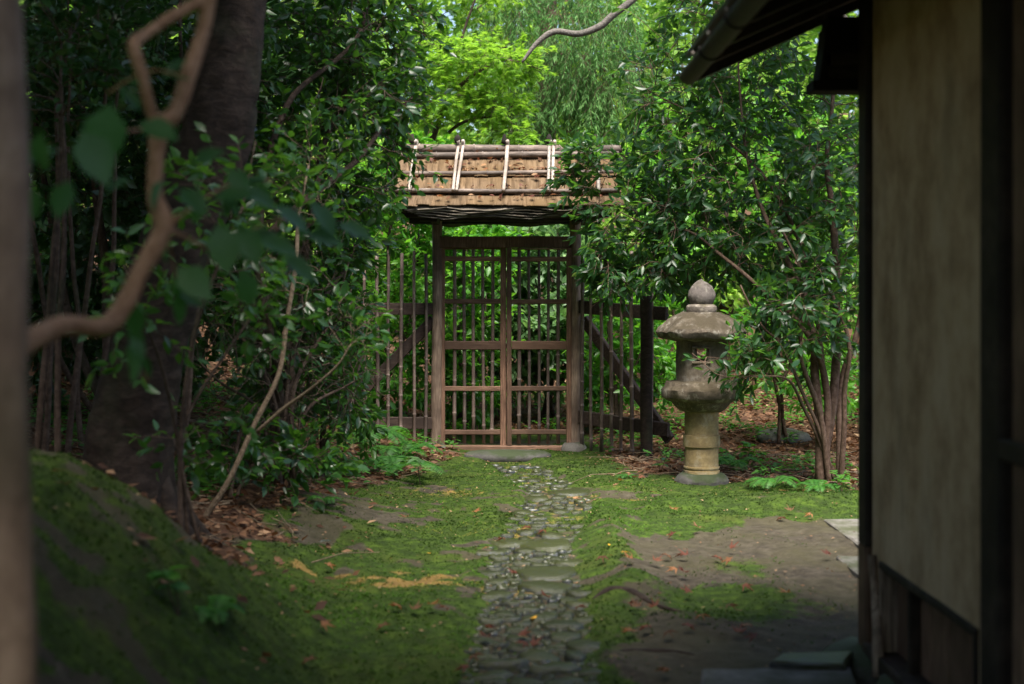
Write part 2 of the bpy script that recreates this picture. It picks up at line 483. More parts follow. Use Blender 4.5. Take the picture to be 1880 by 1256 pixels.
def gh(X, Y):
    X = np.asarray(X, float); Y = np.asarray(Y, float)
    h = .83 * sst((-.5 - X) / 1.25) * (1 - .75 * sst((Y - 5.2) / 1.5))
    h = h + .28 * sst((-1.3 - X) / 1.4) * sst((Y - 5.6) / 1.2) + .9 * sst((-2.6 - X) / 3.5)
    h = h + .085 * np.exp(-((Y - 9.55 - .1 * n2(X, Y, 1.2, 3)) / .26) ** 2) * sst((X - .75) / .35) * (1 - sst((X - 3) / .6))
    h = h + .07 * np.exp(-((X - .62) / .14) ** 2) * sst((Y - 6.4) / .5) * (1 - sst((Y - 9) / 1.0))
    h = h + .5 * sst((Y - 12.2) / 6) * sst((X - 1.1) / 1.4) + .45 * sst((Y - 14.5) / 5)
    h = h + 7.0 * sst((Y - 26) / 30) + .6 * sst((np.abs(X) - 5) / 8)
    h = h + .05 * n2(X, Y, .8, 1) * sst((np.abs(X - path_x(Y)) - .2) / .5) + .026 * n2(X, Y, 3.1, 2) + .015 * n2(X, Y, 8, 4) + .01 * n2(X, Y, 19, 5)
    h = h + (.05 * n2(X, Y, 2.1, 41) + .035 * n2(X, Y, 5.3, 42) + .018 * n2(X, Y, 13, 43)) * sst((-.45 - X) / .5) * sst((8 - Y) / 1.0)
    inp = 1 - sst((np.abs(X - path_x(Y)) - path_w(Y) + .05) / .1)
    inp = inp * (Y < 12.6)
    return h * (1 - inp) + inp * (-.025 + .006 * n2(X, Y, 9, 4))

def masks(X, Y):
    nb = n2(X, Y, 2.2, 11) * .5 + n2(X, Y, 6, 12) * .3
    bx = np.interp(Y, [7.2, 7.6, 8.1, 8.56, 10.1, 11.7, 12.4, 40], [-3.0, -2.3, -2.0, -1.72, -1.1, -.62, -.5, -.5])
    litL = sst((bx - X + nb * .3) / .25 + .5) * (Y > 7)
    litL = np.clip(litL + sst((-1.1 - X + nb * .7) / .4) * sst((Y - 5.3 + nb * .8) / .7), 0, 1)
    litR = sst((Y - 10.75 + nb * .5) / .5) * sst((X - .75 + nb * .2) / .3) + sst((X - 2.4) / .4) * (Y > 9.9)
    litB = sst((Y - 14.2 + nb) / 1.0)
    lit = np.clip(litL + litR + litB, 0, 1)
    nb = nb + .25 * n2(X, Y, 17, 14)
    sx = np.interp(Y, [3, 4, 5.18, 6.2, 7.29, 8.0, 8.5, 8.95], [.35, .38, .47, .55, .66, .85, 1.2, 1.5])
    soil = sst((X - sx + nb * .35) / .22 + .5) * (1 - sst((Y - 8.75 + nb * .3) / .35))
    patch = np.exp(-(((X - 1.02) / .33) ** 2 + ((Y - 6.55) / .4) ** 2)) + np.exp(-(((X - 1.25) / .2) ** 2 + ((Y - 7.4) / .3) ** 2)) * .6
    soil = soil * np.clip(1 - 1.2 * patch - .25 * (nb > .25), 0, 1)
    tree_dirt = np.exp(-(((X + 1.75) / .5) ** 2 + ((Y - 6.9) / .7) ** 2))
    inp = (1 - sst((np.abs(X - path_x(Y)) - path_w(Y) + .1 + nb * .06) / .14)) * (Y < 12.5)
    mossy_path = sst((Y - 8.2 + nb * .8) / .6) * .75
    worn = sst((n2(X, Y, 1.1, 51) * .6 + n2(X, Y, 3.7, 52) * .5 + n2(X, Y, 11, 53) * .4 - .14 + .16 * sst((-.6 - X) / .5)) / .3) * .85
    moss = np.clip(1 - lit - soil - tree_dirt - worn, 0, 1) * (1 - inp * (.7 - mossy_path))
    dl = np.interp(X, [-2, -1.3, -.6, -.1, .4], [6.9, 7.05, 7.0, 7.1, 6.9])
    dry = np.exp(-((Y - dl - nb * .5) / np.interp(X, [-1.3, -.5, 0, .3], [.12, .26, .36, .15])) ** 2) * sst((X + 1.5) / .3) * (1 - sst((X - .2) / .25)) * np.clip(.55 + 1.5 * nb + .8 * n2(X, Y, 13, 71), 0, 1)
    dry = dry + .42 * np.exp(-(((X + .38) / .4) ** 2 + ((Y - 10.3) / .6) ** 2)) + .5 * np.exp(-(((X - .95) / .35) ** 2 + ((Y - 9.95) / .15) ** 2))
    dry = dry + .45 * inp * mossy_path + .3 * (nb > .38)
    return np.clip(moss, 0, 1), lit, np.clip(dry, 0, 1) * (1 - lit)

def spaced(lo, hi, fine_lo, fine_hi, st, far):
    a = list(np.arange(fine_lo, fine_hi, st))
    s = st; x = a[-1]
    while x < hi: s = min(s * 1.25, far); x += s; a.append(x)
    s = st; x = a[0]
    while x > lo: s = min(s * 1.25, far); x -= s; a.insert(0, x)
    return np.array(a)
gx = spaced(-260, 260, -3.2, 3.4, .035, 25)
gy = spaced(-60, 420, 3.0, 14.5, .035, 25)
GX, GY = np.meshgrid(gx, gy)
gv = np.stack([GX, GY, gh(GX, GY)], -1).reshape(-1, 3)
nx_, ny_ = len(gx), len(gy)
_i = (np.arange(ny_ - 1)[:, None] * nx_ + np.arange(nx_ - 1)[None]).ravel()
mb = MB(); mb.add(gv, [np.stack([_i, _i + 1, _i + 1 + nx_, _i + nx_], -1)])
ground = mb.obj('ground', M['ground'])
ground['kind'] = 'structure'
mo, li, dr = masks(GX.ravel(), GY.ravel())
ca = ground.data.color_attributes.new('mask', 'FLOAT_COLOR', 'POINT')
ca.data.foreach_set('color', np.stack([mo, li, dr, np.ones_like(mo)], -1).astype(np.float32).ravel())

# moss sprigs
def scatter(n, x0, x1, y0, y1, rg, wedge=True):
    Y = np.sqrt(rg.uniform(y0 ** 2, y1 ** 2, n)) if wedge else rg.uniform(y0, y1, n)
    X = rg.uniform(-1, 1, n) * (.37 * Y + .15) if wedge else rg.uniform(x0, x1, n)
    k = (X > x0) & (X < x1)
    return X[k], Y[k]
rg = np.random.default_rng(3)
X, Y = scatter(210000, -3, 3.2, 3.6, 13.4, rg)
mo, li, dr = masks(X, Y)
k = rg.uniform(0, 1, len(X)) < mo * (.55 + .45 * (n2(X, Y, 4, 9) > -.3))
X, Y, dr = X[k], Y[k], dr[k]
nS = len(X)
base = np.stack([X, Y, gh(X, Y) - .004], -1)
hgt = rg.uniform(.005, .015, nS) * (1 + .5 * n2(X, Y, 3, 21))
a = rg.uniform(0, 2 * np.pi, nS)
w = rg.uniform(.004, .011, nS)
sd = np.stack([np.cos(a), np.sin(a), 0 * a], -1)
tip = base + np.stack([rg.normal(0, .012, nS), rg.normal(0, .012, nS), hgt], -1)
v = np.stack([base - sd * w[:, None], base + sd * w[:, None], tip], 1).reshape(-1, 3)
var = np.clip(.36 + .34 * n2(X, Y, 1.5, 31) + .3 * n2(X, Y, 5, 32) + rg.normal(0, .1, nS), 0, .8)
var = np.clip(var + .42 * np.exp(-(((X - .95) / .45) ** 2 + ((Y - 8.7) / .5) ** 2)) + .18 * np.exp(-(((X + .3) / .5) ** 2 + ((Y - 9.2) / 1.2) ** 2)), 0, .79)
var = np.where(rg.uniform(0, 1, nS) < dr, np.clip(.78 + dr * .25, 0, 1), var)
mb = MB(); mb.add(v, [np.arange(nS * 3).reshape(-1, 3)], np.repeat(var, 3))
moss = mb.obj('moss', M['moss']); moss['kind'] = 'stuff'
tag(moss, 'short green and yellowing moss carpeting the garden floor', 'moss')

# ------------------------------------------------------------------ leaf blades
def leaf_t(w, fold=.07, curl=.14, tipw=.8):
    """midrib + two flanks, folded and drooping; y runs 0..1 along the blade"""
    ys = [.0, .32, .66, 1.0]
    z = lambda y: -curl * y * y
    v = [(0, y, z(y)) for y in ys]
    v += [(-w / 2, .34, z(.34) + fold), (-w / 2 * tipw, .66, z(.66) + fold), (w / 2, .34, z(.34) + fold), (w / 2 * tipw, .66, z(.66) + fold)]
    return np.array(v, float), [np.array([[1, 2, 5, 4], [2, 1, 6, 7]]), np.array([[0, 1, 4], [1, 0, 6], [2, 3, 5], [3, 2, 7]])]
def diamond_t(w, fold=.06, curl=.1):
    return np.array([(0, 0, 0), (w / 2, .45, fold - .05), (0, 1, -curl), (-w / 2, .45, fold - .05)], float), [np.array([[0, 1, 2], [0, 2, 3]])]
def maple_t(curl=.0):
    pts = [(0, 0, 0)]
    angs = np.radians([-112, -68, -30, 0, 30, 68, 112]); L = [.42, .72, .92, 1.0, .92, .72, .42]
    for i, (a, l) in enumerate(zip(angs, L)):
        pts.append((l * math.sin(a), .12 + l * math.cos(a), -.12 * l - curl * l * (i % 2)))
        if i < 6:
            b = (a + angs[i + 1]) / 2
            pts.append((.3 * math.sin(b), .12 + .3 * math.cos(b), .02))
    fs = [[0, i, i + 1] for i in range(1, len(pts) - 1)]
    return np.array(pts, float), [np.array(fs)[:, ::-1]]
T = {'lance': leaf_t(.35, .05, .16, .85), 'ellip': leaf_t(.46, .07, .12), 'broad': leaf_t(.62, .08, .15, .9), 'dia': diamond_t(.5), 'dian': diamond_t(.3),
     'needle': diamond_t(.13, .02, .25), 'maple': maple_t(), 'curled': maple_t(.35), 'frondlet': diamond_t(.17, .0, .15)}

def leaf_verts(kind, p, d, nrm, s):
    tv, tf = T[kind]
    d = unit(d); sd = unit(np.cross(d, nrm)); nn = np.cross(sd, d)
    v = p[:, None] + s[:, None, None] * (tv[None, :, 0:1] * sd[:, None] + tv[None, :, 1:2] * d[:, None] + tv[None, :, 2:3] * nn[:, None])
    m = len(tv); off = (np.arange(len(p)) * m)[:, None, None]
    return v.reshape(-1, 3), [(f[None] + off).reshape(-1, f.shape[1]) for f in tf], m

SHARED = {}
def single_leaf_mesh(kind, mat, var):
    key = (kind, mat.name, var)
    if key not in SHARED:
        tv, tf = T[kind]
        SHARED[key] = MB().add(tv, tf, var).mesh('leaf', mat)
    return SHARED[key]

def leaf_obj(name, kind, mat, var, p, d, nrm, s, parent=None):
    d = unit(d); sd = unit(np.cross(d, nrm)); nn = np.cross(sd, d)
    o = bpy.data.objects.new(name, single_leaf_mesh(kind, mat, var))
    COL.objects.link(o)
    R = Matrix((sd, d, nn)).transposed()
    o.rotation_euler = R.to_euler()
    o.scale = (s, s, s)
    place(o, p, parent)
    return o

def twigs3(tw, r):
    """many three-point twigs at once, three sides each"""
    n = len(tw)
    t = unit(tw[:, 2] - tw[:, 0]); s_ = unit(np.cross(t, [.31, .23, .92])); u_ = np.cross(t, s_)
    a = np.arange(3) / 3 * 2 * np.pi
    ring = np.cos(a)[None, :, None] * s_[:, None] + np.sin(a)[None, :, None] * u_[:, None]
    v = tw[:, :, None] + np.array([1, .8, .5])[None, :, None, None] * r * ring[:, None]
    q = np.array([[i * 3 + k, i * 3 + (k + 1) % 3, i * 3 + 3 + (k + 1) % 3, i * 3 + 3 + k] for i in range(2) for k in range(3)])
    return v.reshape(-1, 3), [(q[None] + (np.arange(n) * 9)[:, None, None]).reshape(-1, 4)]

# ------------------------------------------------------------------ growing plants
def in_view(p):
    return (p[:, 1] > 1) & (np.abs((p[:, 0] / np.maximum(p[:, 1], .1)) * F + VPX - 940) < 930) & (np.abs(VPY - (p[:, 2] - CH) / np.maximum(p[:, 1], .1) * F - 628) < 620)

def plant(name, label, cat, base, stems, blobs, nt, leaf, size, mat_l, mat_b, seed, tips=3, per=7, tw=.22, up=.25, droop=.15,
          flat=.5, single=0, group=None, wig=.06, minr=.0022, brs=.011, varc=.45, outw=.7, avoid=None, sides=5, crown='crown'):
    """stems: list of rows (x, y, z, r); blobs: (centre, radii, weight) volumes that the twigs reach into"""
    rg = np.random.default_rng(seed)
    root = thing(name, label, cat, base, group)
    wood_mb = MB()
    SP, SR, ST = [], [], []
    for st in stems:
        c = crom(np.array(st), 6)
        L = np.linalg.norm(np.diff(c[:, :3], axis=0), axis=1).sum()
        wob = np.stack([vnoise(c[:, :3] * 2.5 + seed, q) for q in range(3)], -1) * min(.05, L * .02) * np.linspace(.2, 1, len(c))[:, None]
        pts = c[:, :3] + wob
        if c[:, 3].max() > .12:
            c = crom(np.array(st), 22); pts = c[:, :3]
            v, f = tube(pts, c[:, 3], 40)
            ax_ = np.repeat(pts, 40, 0); rd_ = v - ax_
            kn = .10 * vnoise(v * [5, 5, 2.5], 1) + .05 * vnoise(v * [14, 14, 14], 2) + .06 * vnoise(v * [34, 34, 12], 3) + .03 * np.abs(vnoise(v * [12, 12, 40], 4))
            v = ax_ + rd_ * (1 + kn)[:, None]
            c = c[::4]; pts = pts[::4]
        else:
            v, f = tube(pts, np.maximum(c[:, 3], minr) * (1 + .08 * vnoise(pts * 9, 5)), max(sides, 8 if c[:, 3].max() > .03 else 6))
        wood_mb.add(v, f)
        SP.append(pts); SR.append(c[:, 3]); ST.append(unit(np.gradient(pts, axis=0)))
    SP = np.concatenate(SP); SR = np.concatenate(SR); ST = np.concatenate(ST)
    wts = np.array([b[2] for b in blobs], float); wts /= wts.sum()
    which = rg.choice(len(blobs), nt, p=wts)
    q = unit(rg.normal(0, 1, (nt, 3))) * (rg.uniform(.05, 1, (nt, 1)) ** .42)
    tg = np.array([blobs[i][0] for i in which]) + q * np.array([blobs[i][1] for i in which])
    tg = tg[tg[:, 2] > gh(tg[:, 0], tg[:, 1]) + .12]
    if avoid is not None: tg = tg[~avoid(tg)]
    d0 = np.array([np.min(np.linalg.norm(SP - t, axis=1)) for t in tg])
    TS, TD = [], []
    ns0 = len(SP); cap_ = ns0 + 10 * len(tg) + 10
    def _grow(a): return np.concatenate([a, np.zeros((cap_ - ns0,) + a.shape[1:])])
    AP, AR, AT, na = _grow(SP), _grow(SR), _grow(ST), ns0
    cen = np.array([np.average([b[0] for b in blobs], axis=0, weights=wts)])[0]
    for t in tg[np.argsort(d0)]:
        SP, SR, ST = AP[:na], AR[:na], AT[:na]
        dv = t - SP; dist = np.linalg.norm(dv, axis=1)
        cost = dist + .5 * np.maximum(-(dv[:, 2]) - .05, 0) + .25 * dist * (1 - (dv * ST).sum(1) / np.maximum(dist, 1e-6))
        b = int(np.argmin(cost)); p0 = SP[b]; D = dist[b]
        if D < .03: continue
        n = int(np.clip(D / .09, 3, 9))
        dirn = unit(t - p0)
        c1 = p0 + (ST[b] * .45 + dirn * .55) * D * .4
        c2 = t - (dirn * .8 + np.array([0, 0, .5 * up])) * D * .3
        u = np.linspace(0, 1, n + 1)[:, None]
        pts = (1 - u) ** 3 * p0 + 3 * (1 - u) ** 2 * u * c1 + 3 * (1 - u) * u * u * c2 + u ** 3 * t
        pts[1:] += rg.normal(0, wig * .25, (n, 3)) * min(D, .5) * np.linspace(.4, 1, n)[:, None]
        r0 = min(SR[b] * .75, minr + brs * D)
        rr = np.linspace(max(r0, minr), minr, n + 1)
        v, f = tube(pts, rr, 4 if r0 < .006 else sides, False)
        wood_mb.add(v, f)
        tn = unit(np.gradient(pts, axis=0))
        AP[na:na + n] = pts[1:]; AR[na:na + n] = rr[1:]; AT[na:na + n] = tn[1:]; na += n
        outd = (t - cen) / max(np.linalg.norm(t - cen), 1e-6)
        jj = np.concatenate([[n], rg.integers(max(1, n // 2), n + 1, tips - 1)])
        sp = pts[jj]
        td = tn[jj] * .9 + outd * outw * .5 + rg.normal(0, .55, (tips, 3)) + np.array([0, 0, up - droop])
        TS.append(sp); TD.append(td)
    sp = np.concatenate(TS); td = unit(np.concatenate(TD)); nt_ = len(sp)
    l = (tw * rg.uniform(.5, 1.15, nt_))[:, None]
    zz = np.array([[0, 0, 1.0]])
    e1 = sp + td * l * .5 + zz * .02 * l; e2 = sp + td * l - zz * droop * l * .5
    TWG = np.stack([sp, e1, e2], 1)
    cnt = np.maximum(2, (per * rg.uniform(.6, 1.4, nt_)).astype(int))
    ix = np.repeat(np.arange(nt_), cnt); m = len(ix)
    tt = (rg.uniform(.12, 1, m) ** .7)[:, None]
    LP = np.where(tt < .5, sp[ix] + (e1 - sp)[ix] * tt * 2, e1[ix] + (e2 - e1)[ix] * (tt - .5) * 2)
    az = rg.uniform(0, 2 * np.pi, m)[:, None]
    s_ = unit(np.cross(zz, td)); u_ = np.cross(td, s_)
    rad = np.cos(az) * s_[ix] + np.sin(az) * u_[ix] * .6
    LD = unit(td[ix] * (.35 + .5 * tt) + rad * .8 - zz * droop + rg.normal(0, .2, (m, 3)))
    LN = unit(zz * flat + rg.normal(0, .45, (m, 3)) + td[ix] * .15 + rad * -.1)
    wood_mb.add(*twigs3(np.array(TWG), minr))
    if avoid is not None:
        k = ~avoid(LP); LP, LD, LN = LP[k], LD[k], LN[k]
    n = len(LP)
    S = size * rg.uniform(.6, 1.15, n)
    var = np.clip(varc + .2 * vnoise(LP * 2.2, seed) + rg.normal(0, .17, n), 0, 1)
    wood_mb.obj('stem', mat_b, root)
    own = np.zeros(n, bool)
    if single:
        vis = in_view(LP)
        sc_ = np.where(vis, S / LP[:, 1] * rg.uniform(.8, 1.2, n), -1)
        own[np.argsort(-sc_)[:single]] = True
        own &= vis
    lv, lf, m = leaf_verts(leaf, LP[~own], LD[~own], LN[~own], S[~own])
    cr = MB().add(lv, lf, np.repeat(var[~own], m)).obj(crown, mat_l, root)
    cr['kind'] = 'stuff'
    for i in np.nonzero(own)[0]:
        leaf_obj('leaf', leaf, mat_l, round(float(var[i]) * 5) / 5, LP[i], LD[i], LN[i], float(S[i]), root)
    return root

def blob(px, py, d, rx, ry, rd, w=1.0):
    return (P(px, py, d), np.array([rx * d / F, rd, ry * d / F]), w)
def stem(*rows):
    """rows (px, py, d, r)"""
    return [(*P(a, b, d), r) for a, b, d, r in rows]
def onground(px, d, dz=0.0):
    x = (px - VPX) / F * d
    return np.array([x, d, float(gh(np.array([x]), np.array([d]))[0]) + dz])

# ------------------------------------------------------------------ cobbled path
path = empty('path', (0, 0, 0)); path['kind'] = 'structure'
def cobble_mesh(i, seg=9):
    rg = random.Random(100 + i)
    rr = [1 + rg.uniform(-.32, .2) for _ in range(seg)]
    v = []
    for (k, z) in ((1.0, -.5), (1.0, .28), (.88, .46)):
        for s in range(seg):
            a = s / seg * 2 * math.pi
            v.append((k * rr[s] * math.cos(a), k * rr[s] * math.sin(a), z + rg.uniform(-.14, .14)))
    v.append((rg.uniform(-.15, .15), rg.uniform(-.15, .15), .5))
    q = [[r * seg + s, r * seg + (s + 1) % seg, (r + 1) * seg + (s + 1) % seg, (r + 1) * seg + s] for r in range(2) for s in range(seg)]
    t = [[2 * seg + s, 2 * seg + (s + 1) % seg, 3 * seg] for s in range(seg)]
    return MB().add(v, [np.array(q), np.array(t)]).mesh('cobble', M['cobble'])
COB = [cobble_mesh(i) for i in range(9)]
stones = []
for (px, py, r, el) in ((1000, 997, .2, .8), (930, 992, .16, .9), (1010, 1048, .19, .8), (1050, 900, .2, .8), (985, 912, .11, .8), (1005, 1075, .14, .7), (900, 1010, .1, .7)):
    d = CH * F / (py - VPY); stones.append(((px - VPX) / F * d, d, r, el))
rgp = random.Random(5)
SA = np.zeros((2000, 3)); SA[:len(stones)] = [q[:3] for q in stones]
tries = 0
while len(stones) < 1950 and tries < 70000:
    tries += 1
    y = rgp.uniform(3.9, 12.0) if rgp.random() < .5 else rgp.uniform(4.2, 8.4)
    big = .1 if tries < 700 else (.06 if tries < 20000 else .036)
    r = rgp.uniform(.45, 1) * big
    x = float(path_x(y)) + rgp.uniform(-1, 1) * float(path_w(y))
    if y > 8.3 and (r < .04 or rgp.random() < .84): continue
    if rgp.random() < .12: continue
    m_ = len(stones)
    if ((x - SA[:m_, 0]) ** 2 + (y - SA[:m_, 1]) ** 2 > (.84 * (r + SA[:m_, 2])) ** 2).all():
        SA[m_] = (x, y, r)
        stones.append((x, y, r, rgp.uniform(.62, .95)))
stones.sort(key=lambda s: -s[2] / s[1])
rest = MB()
for i, (x, y, r, e) in enumerate(stones):
    z = -.037 + rgp.uniform(-.01, .01)
    rz = rgp.gauss(0, .5)
    hz = min(.075, .04 + r * .3)
    if i < 300:
        o = bpy.data.objects.new('cobble', COB[i % 9]); COL.objects.link(o)
        place(o, (x, y, z), path)
        o.rotation_euler = (rgp.uniform(-.07, .07), rgp.uniform(-.07, .07), rz)
        o.scale = (r, r * e, hz)
    else:
        me = COB[i % 9]
        vv = np.array([q.co[:] for q in me.vertices]) * (r, r * e, hz) @ rotz(rz).T + (x, y, z)
        rest.add(vv, [np.array([p.vertices[:] for p in me.polygons if len(p.vertices) == 4]), np.array([p.vertices[:] for p in me.polygons if len(p.vertices) == 3])])
ro = rest.obj('small_cobbles', M['cobble'], path); ro['kind'] = 'stuff'

# ------------------------------------------------------------------ roofed gate
GD = 13.05
def gx_(px, d=GD): return (px - VPX) / F * d
def gz_(py, d=GD): return CH + (VPY - py) / F * d
gate = thing('roofed_gate', 'wooden double-leaf garden gate under a bark roof held by bamboo', 'gate', (0.02, GD, 0))
def gbox(name, px0, px1, py0, py1, th, mat, parent, y=GD, bev=.006, jit=.003, seed=0):
    x0, x1, z0, z1 = gx_(px0, y), gx_(px1, y), gz_(py1, y), gz_(py0, y)
    v, f = box(((x0 + x1) / 2, y, (z0 + z1) / 2), (x1 - x0, th, z1 - z0), bev=bev, jit=jit, seed=seed)
    return MB().add(v, f).obj(name, mat, parent, smooth=False)
# posts (natural logs) on base stones
for (px, r, sd) in ((801.5, .047, 1), (1056, .056, 2)):
    pts = crom([(gx_(px - 1.5), GD + .03, -.02), (gx_(px), GD + .03, .7), (gx_(px + 1), GD + .03, 1.5), (gx_(px + .5), GD + .03, 2.42)], 8)
    v, f = tube(pts, r * (1.04 - .1 * np.linspace(0, 1, len(pts))), 14)
    v = v + np.stack([vnoise(v * [9, 9, 1.5], sd + k) for k in range(3)], -1) * .004
    MB().add(v, f).obj('post', M['post'], gate)
    v, f = lathe([(.075, -.08), (.12, -.03), (.115, .035), (.085, .07), (.03, .075)], 14, noise=.02, nsc=12, seed=sd)
    MB().add(v + [gx_(px - 3), GD - .03, 0], f).obj('base_stone', M['slab'], gate)
gbox('lintel', 808, 1048, 434, 455, .07, M['door'], gate, GD + .02)
gbox('threshold', 812, 1046, 818, 830, .09, M['doorh'], gate, GD)
# tie beam and eave beam
gbox('tie_beam', 770, 1092, 388, 406, .09, M['dark'], gate, GD + .02)
for yy in (GD - .5, GD + .54):
    v, f = tube([(gx_(745), yy, 2.15), (gx_(1110), yy, 2.15)], .045, 10)
    MB().add(v, f).obj('eave_pole', M['dark'], gate)
for xp in (801, 1056):
    v, f = beam((gx_(xp), GD - .56, 2.11), (gx_(xp), GD + .58, 2.11), .07, .08, .01)
    MB().add(v, f).obj('bracket_arm', M['dark'], gate, smooth=False)
# doors
def leaf_door(pxa, pxb, y, stile_a, stile_b, bars, rails, sd):
    dr_ = empty('door', (gx_((pxa + pxb) / 2), y, gz_(817)), gate)
    gbox('stile', pxa, pxa + stile_a, 455, 817, .045, M['door'], dr_, y, seed=sd)
    gbox('stile', pxb - stile_b, pxb, 455, 817, .045, M['door'], dr_, y, seed=sd + 1)
    for i, (a, b, th) in enumerate(rails):
        gbox('rail', pxa + stile_a, pxb - stile_b, a, b, th, M['doorh'], dr_, y - .003, seed=sd + 5 + i)
    for i, bp in enumerate(bars):
        v, f = bamboo((gx_(bp + PY.uniform(-.8, .8)), y + .008, gz_(815)), (gx_(bp + PY.uniform(-.8, .8)), y + .008, gz_(455)), .0165 + PY.uniform(-.002, .002), sd * 31 + i, .3, 9, .003)
        MB().add(v, f).obj('bamboo_bar', M['bamboo'], dr_)
    return dr_
RL = [(455, 458, .03), (471, 480, .035), (549, 558, .035), (626, 642, .045), (709, 718, .035), (789, 798, .035)]
leaf_door(808, 929.5, GD + .045, 9, 11, (834, 852, 869, 887, 904), RL, 3)
leaf_door(930.5, 1049, GD - .005, 9, 9, (953, 971, 990, 1007, 1025), RL, 8)

# bark roof: two slopes of lapped bark strips, layered edge, bamboo battens
roof = empty('roof', (gx_(928), GD, 2.2), gate)
RZ, EZ, RY = 2.70, 2.20, .72        # ridge z, eave z, half depth
def roof_pt(px_ridge_rel, t, side=-1, lift=0.0):
    """t 0 at the ridge .. 1 at the eave; px measured at the ridge"""
    spread = 1 + .055 * t
    x = gx_(928) + (px_ridge_rel - 928) / F * GD * spread
    sag = -.05 * t * (1 - t)
    return np.array([x, GD + side * RY * t, RZ + (EZ - RZ) * t + sag + lift])
rr_ = random.Random(21)
for side in (-1, 1):
    for row, (t0, t1) in enumerate(((-.02, .44), (.36, .76), (.68, 1.0))):
        px = 738.0; i = 0
        while px < 1122:
            w = rr_.uniform(7, 26)
            e = min(px + w, 1122)
            t1j = t1 + rr_.uniform(-.012, .02)
            lift = .012 * (2 - row) + rr_.uniform(-.004, .005)
            v = []
            nseg = 4
            for s in range(nseg + 1):
                t = t0 + (t1j - t0) * s / nseg
                for (pp, dz) in ((px - 1.6, -.001), ((px + e) / 2, .0008), (e + 1.6, -.001)):
                    q = roof_pt(pp, t, side, lift + dz + .006 * rr_.uniform(-.6, .6) + .008 * (1 - s / nseg) * -1 + .012 * s / nseg)
                    v.append(q)
            nv = len(v)
            v += [p - np.array([0, 0, .013]) for p in v]
            fs = []
            for s in range(nseg):
                for c in range(2):
                    a = s * 3 + c
                    fs.append([a, a + 1, a + 4, a + 3]); fs.append([a + nv + 3, a + nv + 4, a + nv + 1, a + nv])
            for s in range(nseg):
                fs.append([s * 3, s * 3 + 3, s * 3 + 3 + nv, s * 3 + nv]); fs.append([s * 3 + 5, s * 3 + 2, s * 3 + 2 + nv, s * 3 + 5 + nv])
            b0 = nseg * 3
            for c in range(2):
                fs.append([b0 + c, b0 + c + 1, b0 + c + 1 + nv, b0 + c + nv]); fs.append([c + 1, c, c + nv, c + 1 + nv])
            MB().add(v, [np.array(fs)]).obj('bark_strip', M['thatch'], roof)
            px = e; i += 1
    # layered bark edge under the eave: thin wavy sheets stepping back
    for k in range(9):
        xs = np.linspace(gx_(742 + 3 * k, GD - RY), gx_(1118 - 3 * k, GD - RY), 60)
        wv = .012 * np.sin(xs * 9 + k * .35) + .006 * vnoise(np.stack([xs * 8, 0 * xs + k * .31, 0 * xs], -1), 3) + .003 * vnoise(np.stack([xs * 30, 0 * xs + k, 0 * xs], -1), 4)
        z = EZ - .026 - k * .0085 + wv
        yo = GD + side * (RY - .004 - k * .005 - .007 * (k % 2) + .006 * vnoise(np.stack([xs * 14, 0 * xs + k * 1.3, 0 * xs], -1), 8))
        yi = GD + side * (RY - .26)
        th = .0085
        rows_ = [np.stack([xs, yo, z], -1), np.stack([xs, yo, z - th], -1), np.stack([xs, np.full_like(xs, yi), z - th + .17], -1), np.stack([xs, np.full_like(xs, yi), z + .17], -1)]
        v = np.stack(rows_, 1).reshape(-1, 3)
        ii = np.arange(59)[:, None] * 4; c = np.arange(4)[None]; c2 = (c + 1) % 4
        q = np.stack([ii + c, ii + c2, ii + c2 + 4, ii + c + 4], -1).reshape(-1, 4)
        MB().add(v, [q, np.array([[0, 3, 2, 1]]), np.array([[236, 237, 238, 239]])]).obj('bark_layer', M['barkedge' if k % 2 == 0 else 'barkedge_dark'], roof)
    # rafters and under boarding
    for px in (760, 815, 870, 928, 985, 1040, 1095):
        v, f = beam(roof_pt(px, .02, side, -.075), roof_pt(px, .93, side, -.075), .04, .045, .008)
        MB().add(v, f).obj('rafter', M['dark'], roof, smooth=False)
    a, b, c, d = (roof_pt(742, .0, side, -.035), roof_pt(1118, .0, side, -.035), roof_pt(1118, .9, side, -.035), roof_pt(742, .9, side, -.035))
    v = np.array([a, b, c, d, a - [0, 0, .014], b - [0, 0, .014], c - [0, 0, .014], d - [0, 0, .014]])
    MB().add(v, [BOXF]).obj('under_board', M['dark'], roof, smooth=False)
    # horizontal bamboo
    for (t, r, e0, e1) in ((.42, .021, 742, 1118), (.79, .022, 724, 1120)):
        v, f = bamboo(roof_pt(e0, t, side, .046), roof_pt(e1, t, side, .046), r, int(t * 100) + side, .34, 9, .008)
        MB().add(v, f).obj('bamboo_pole', M['bamboo_dark'], roof)
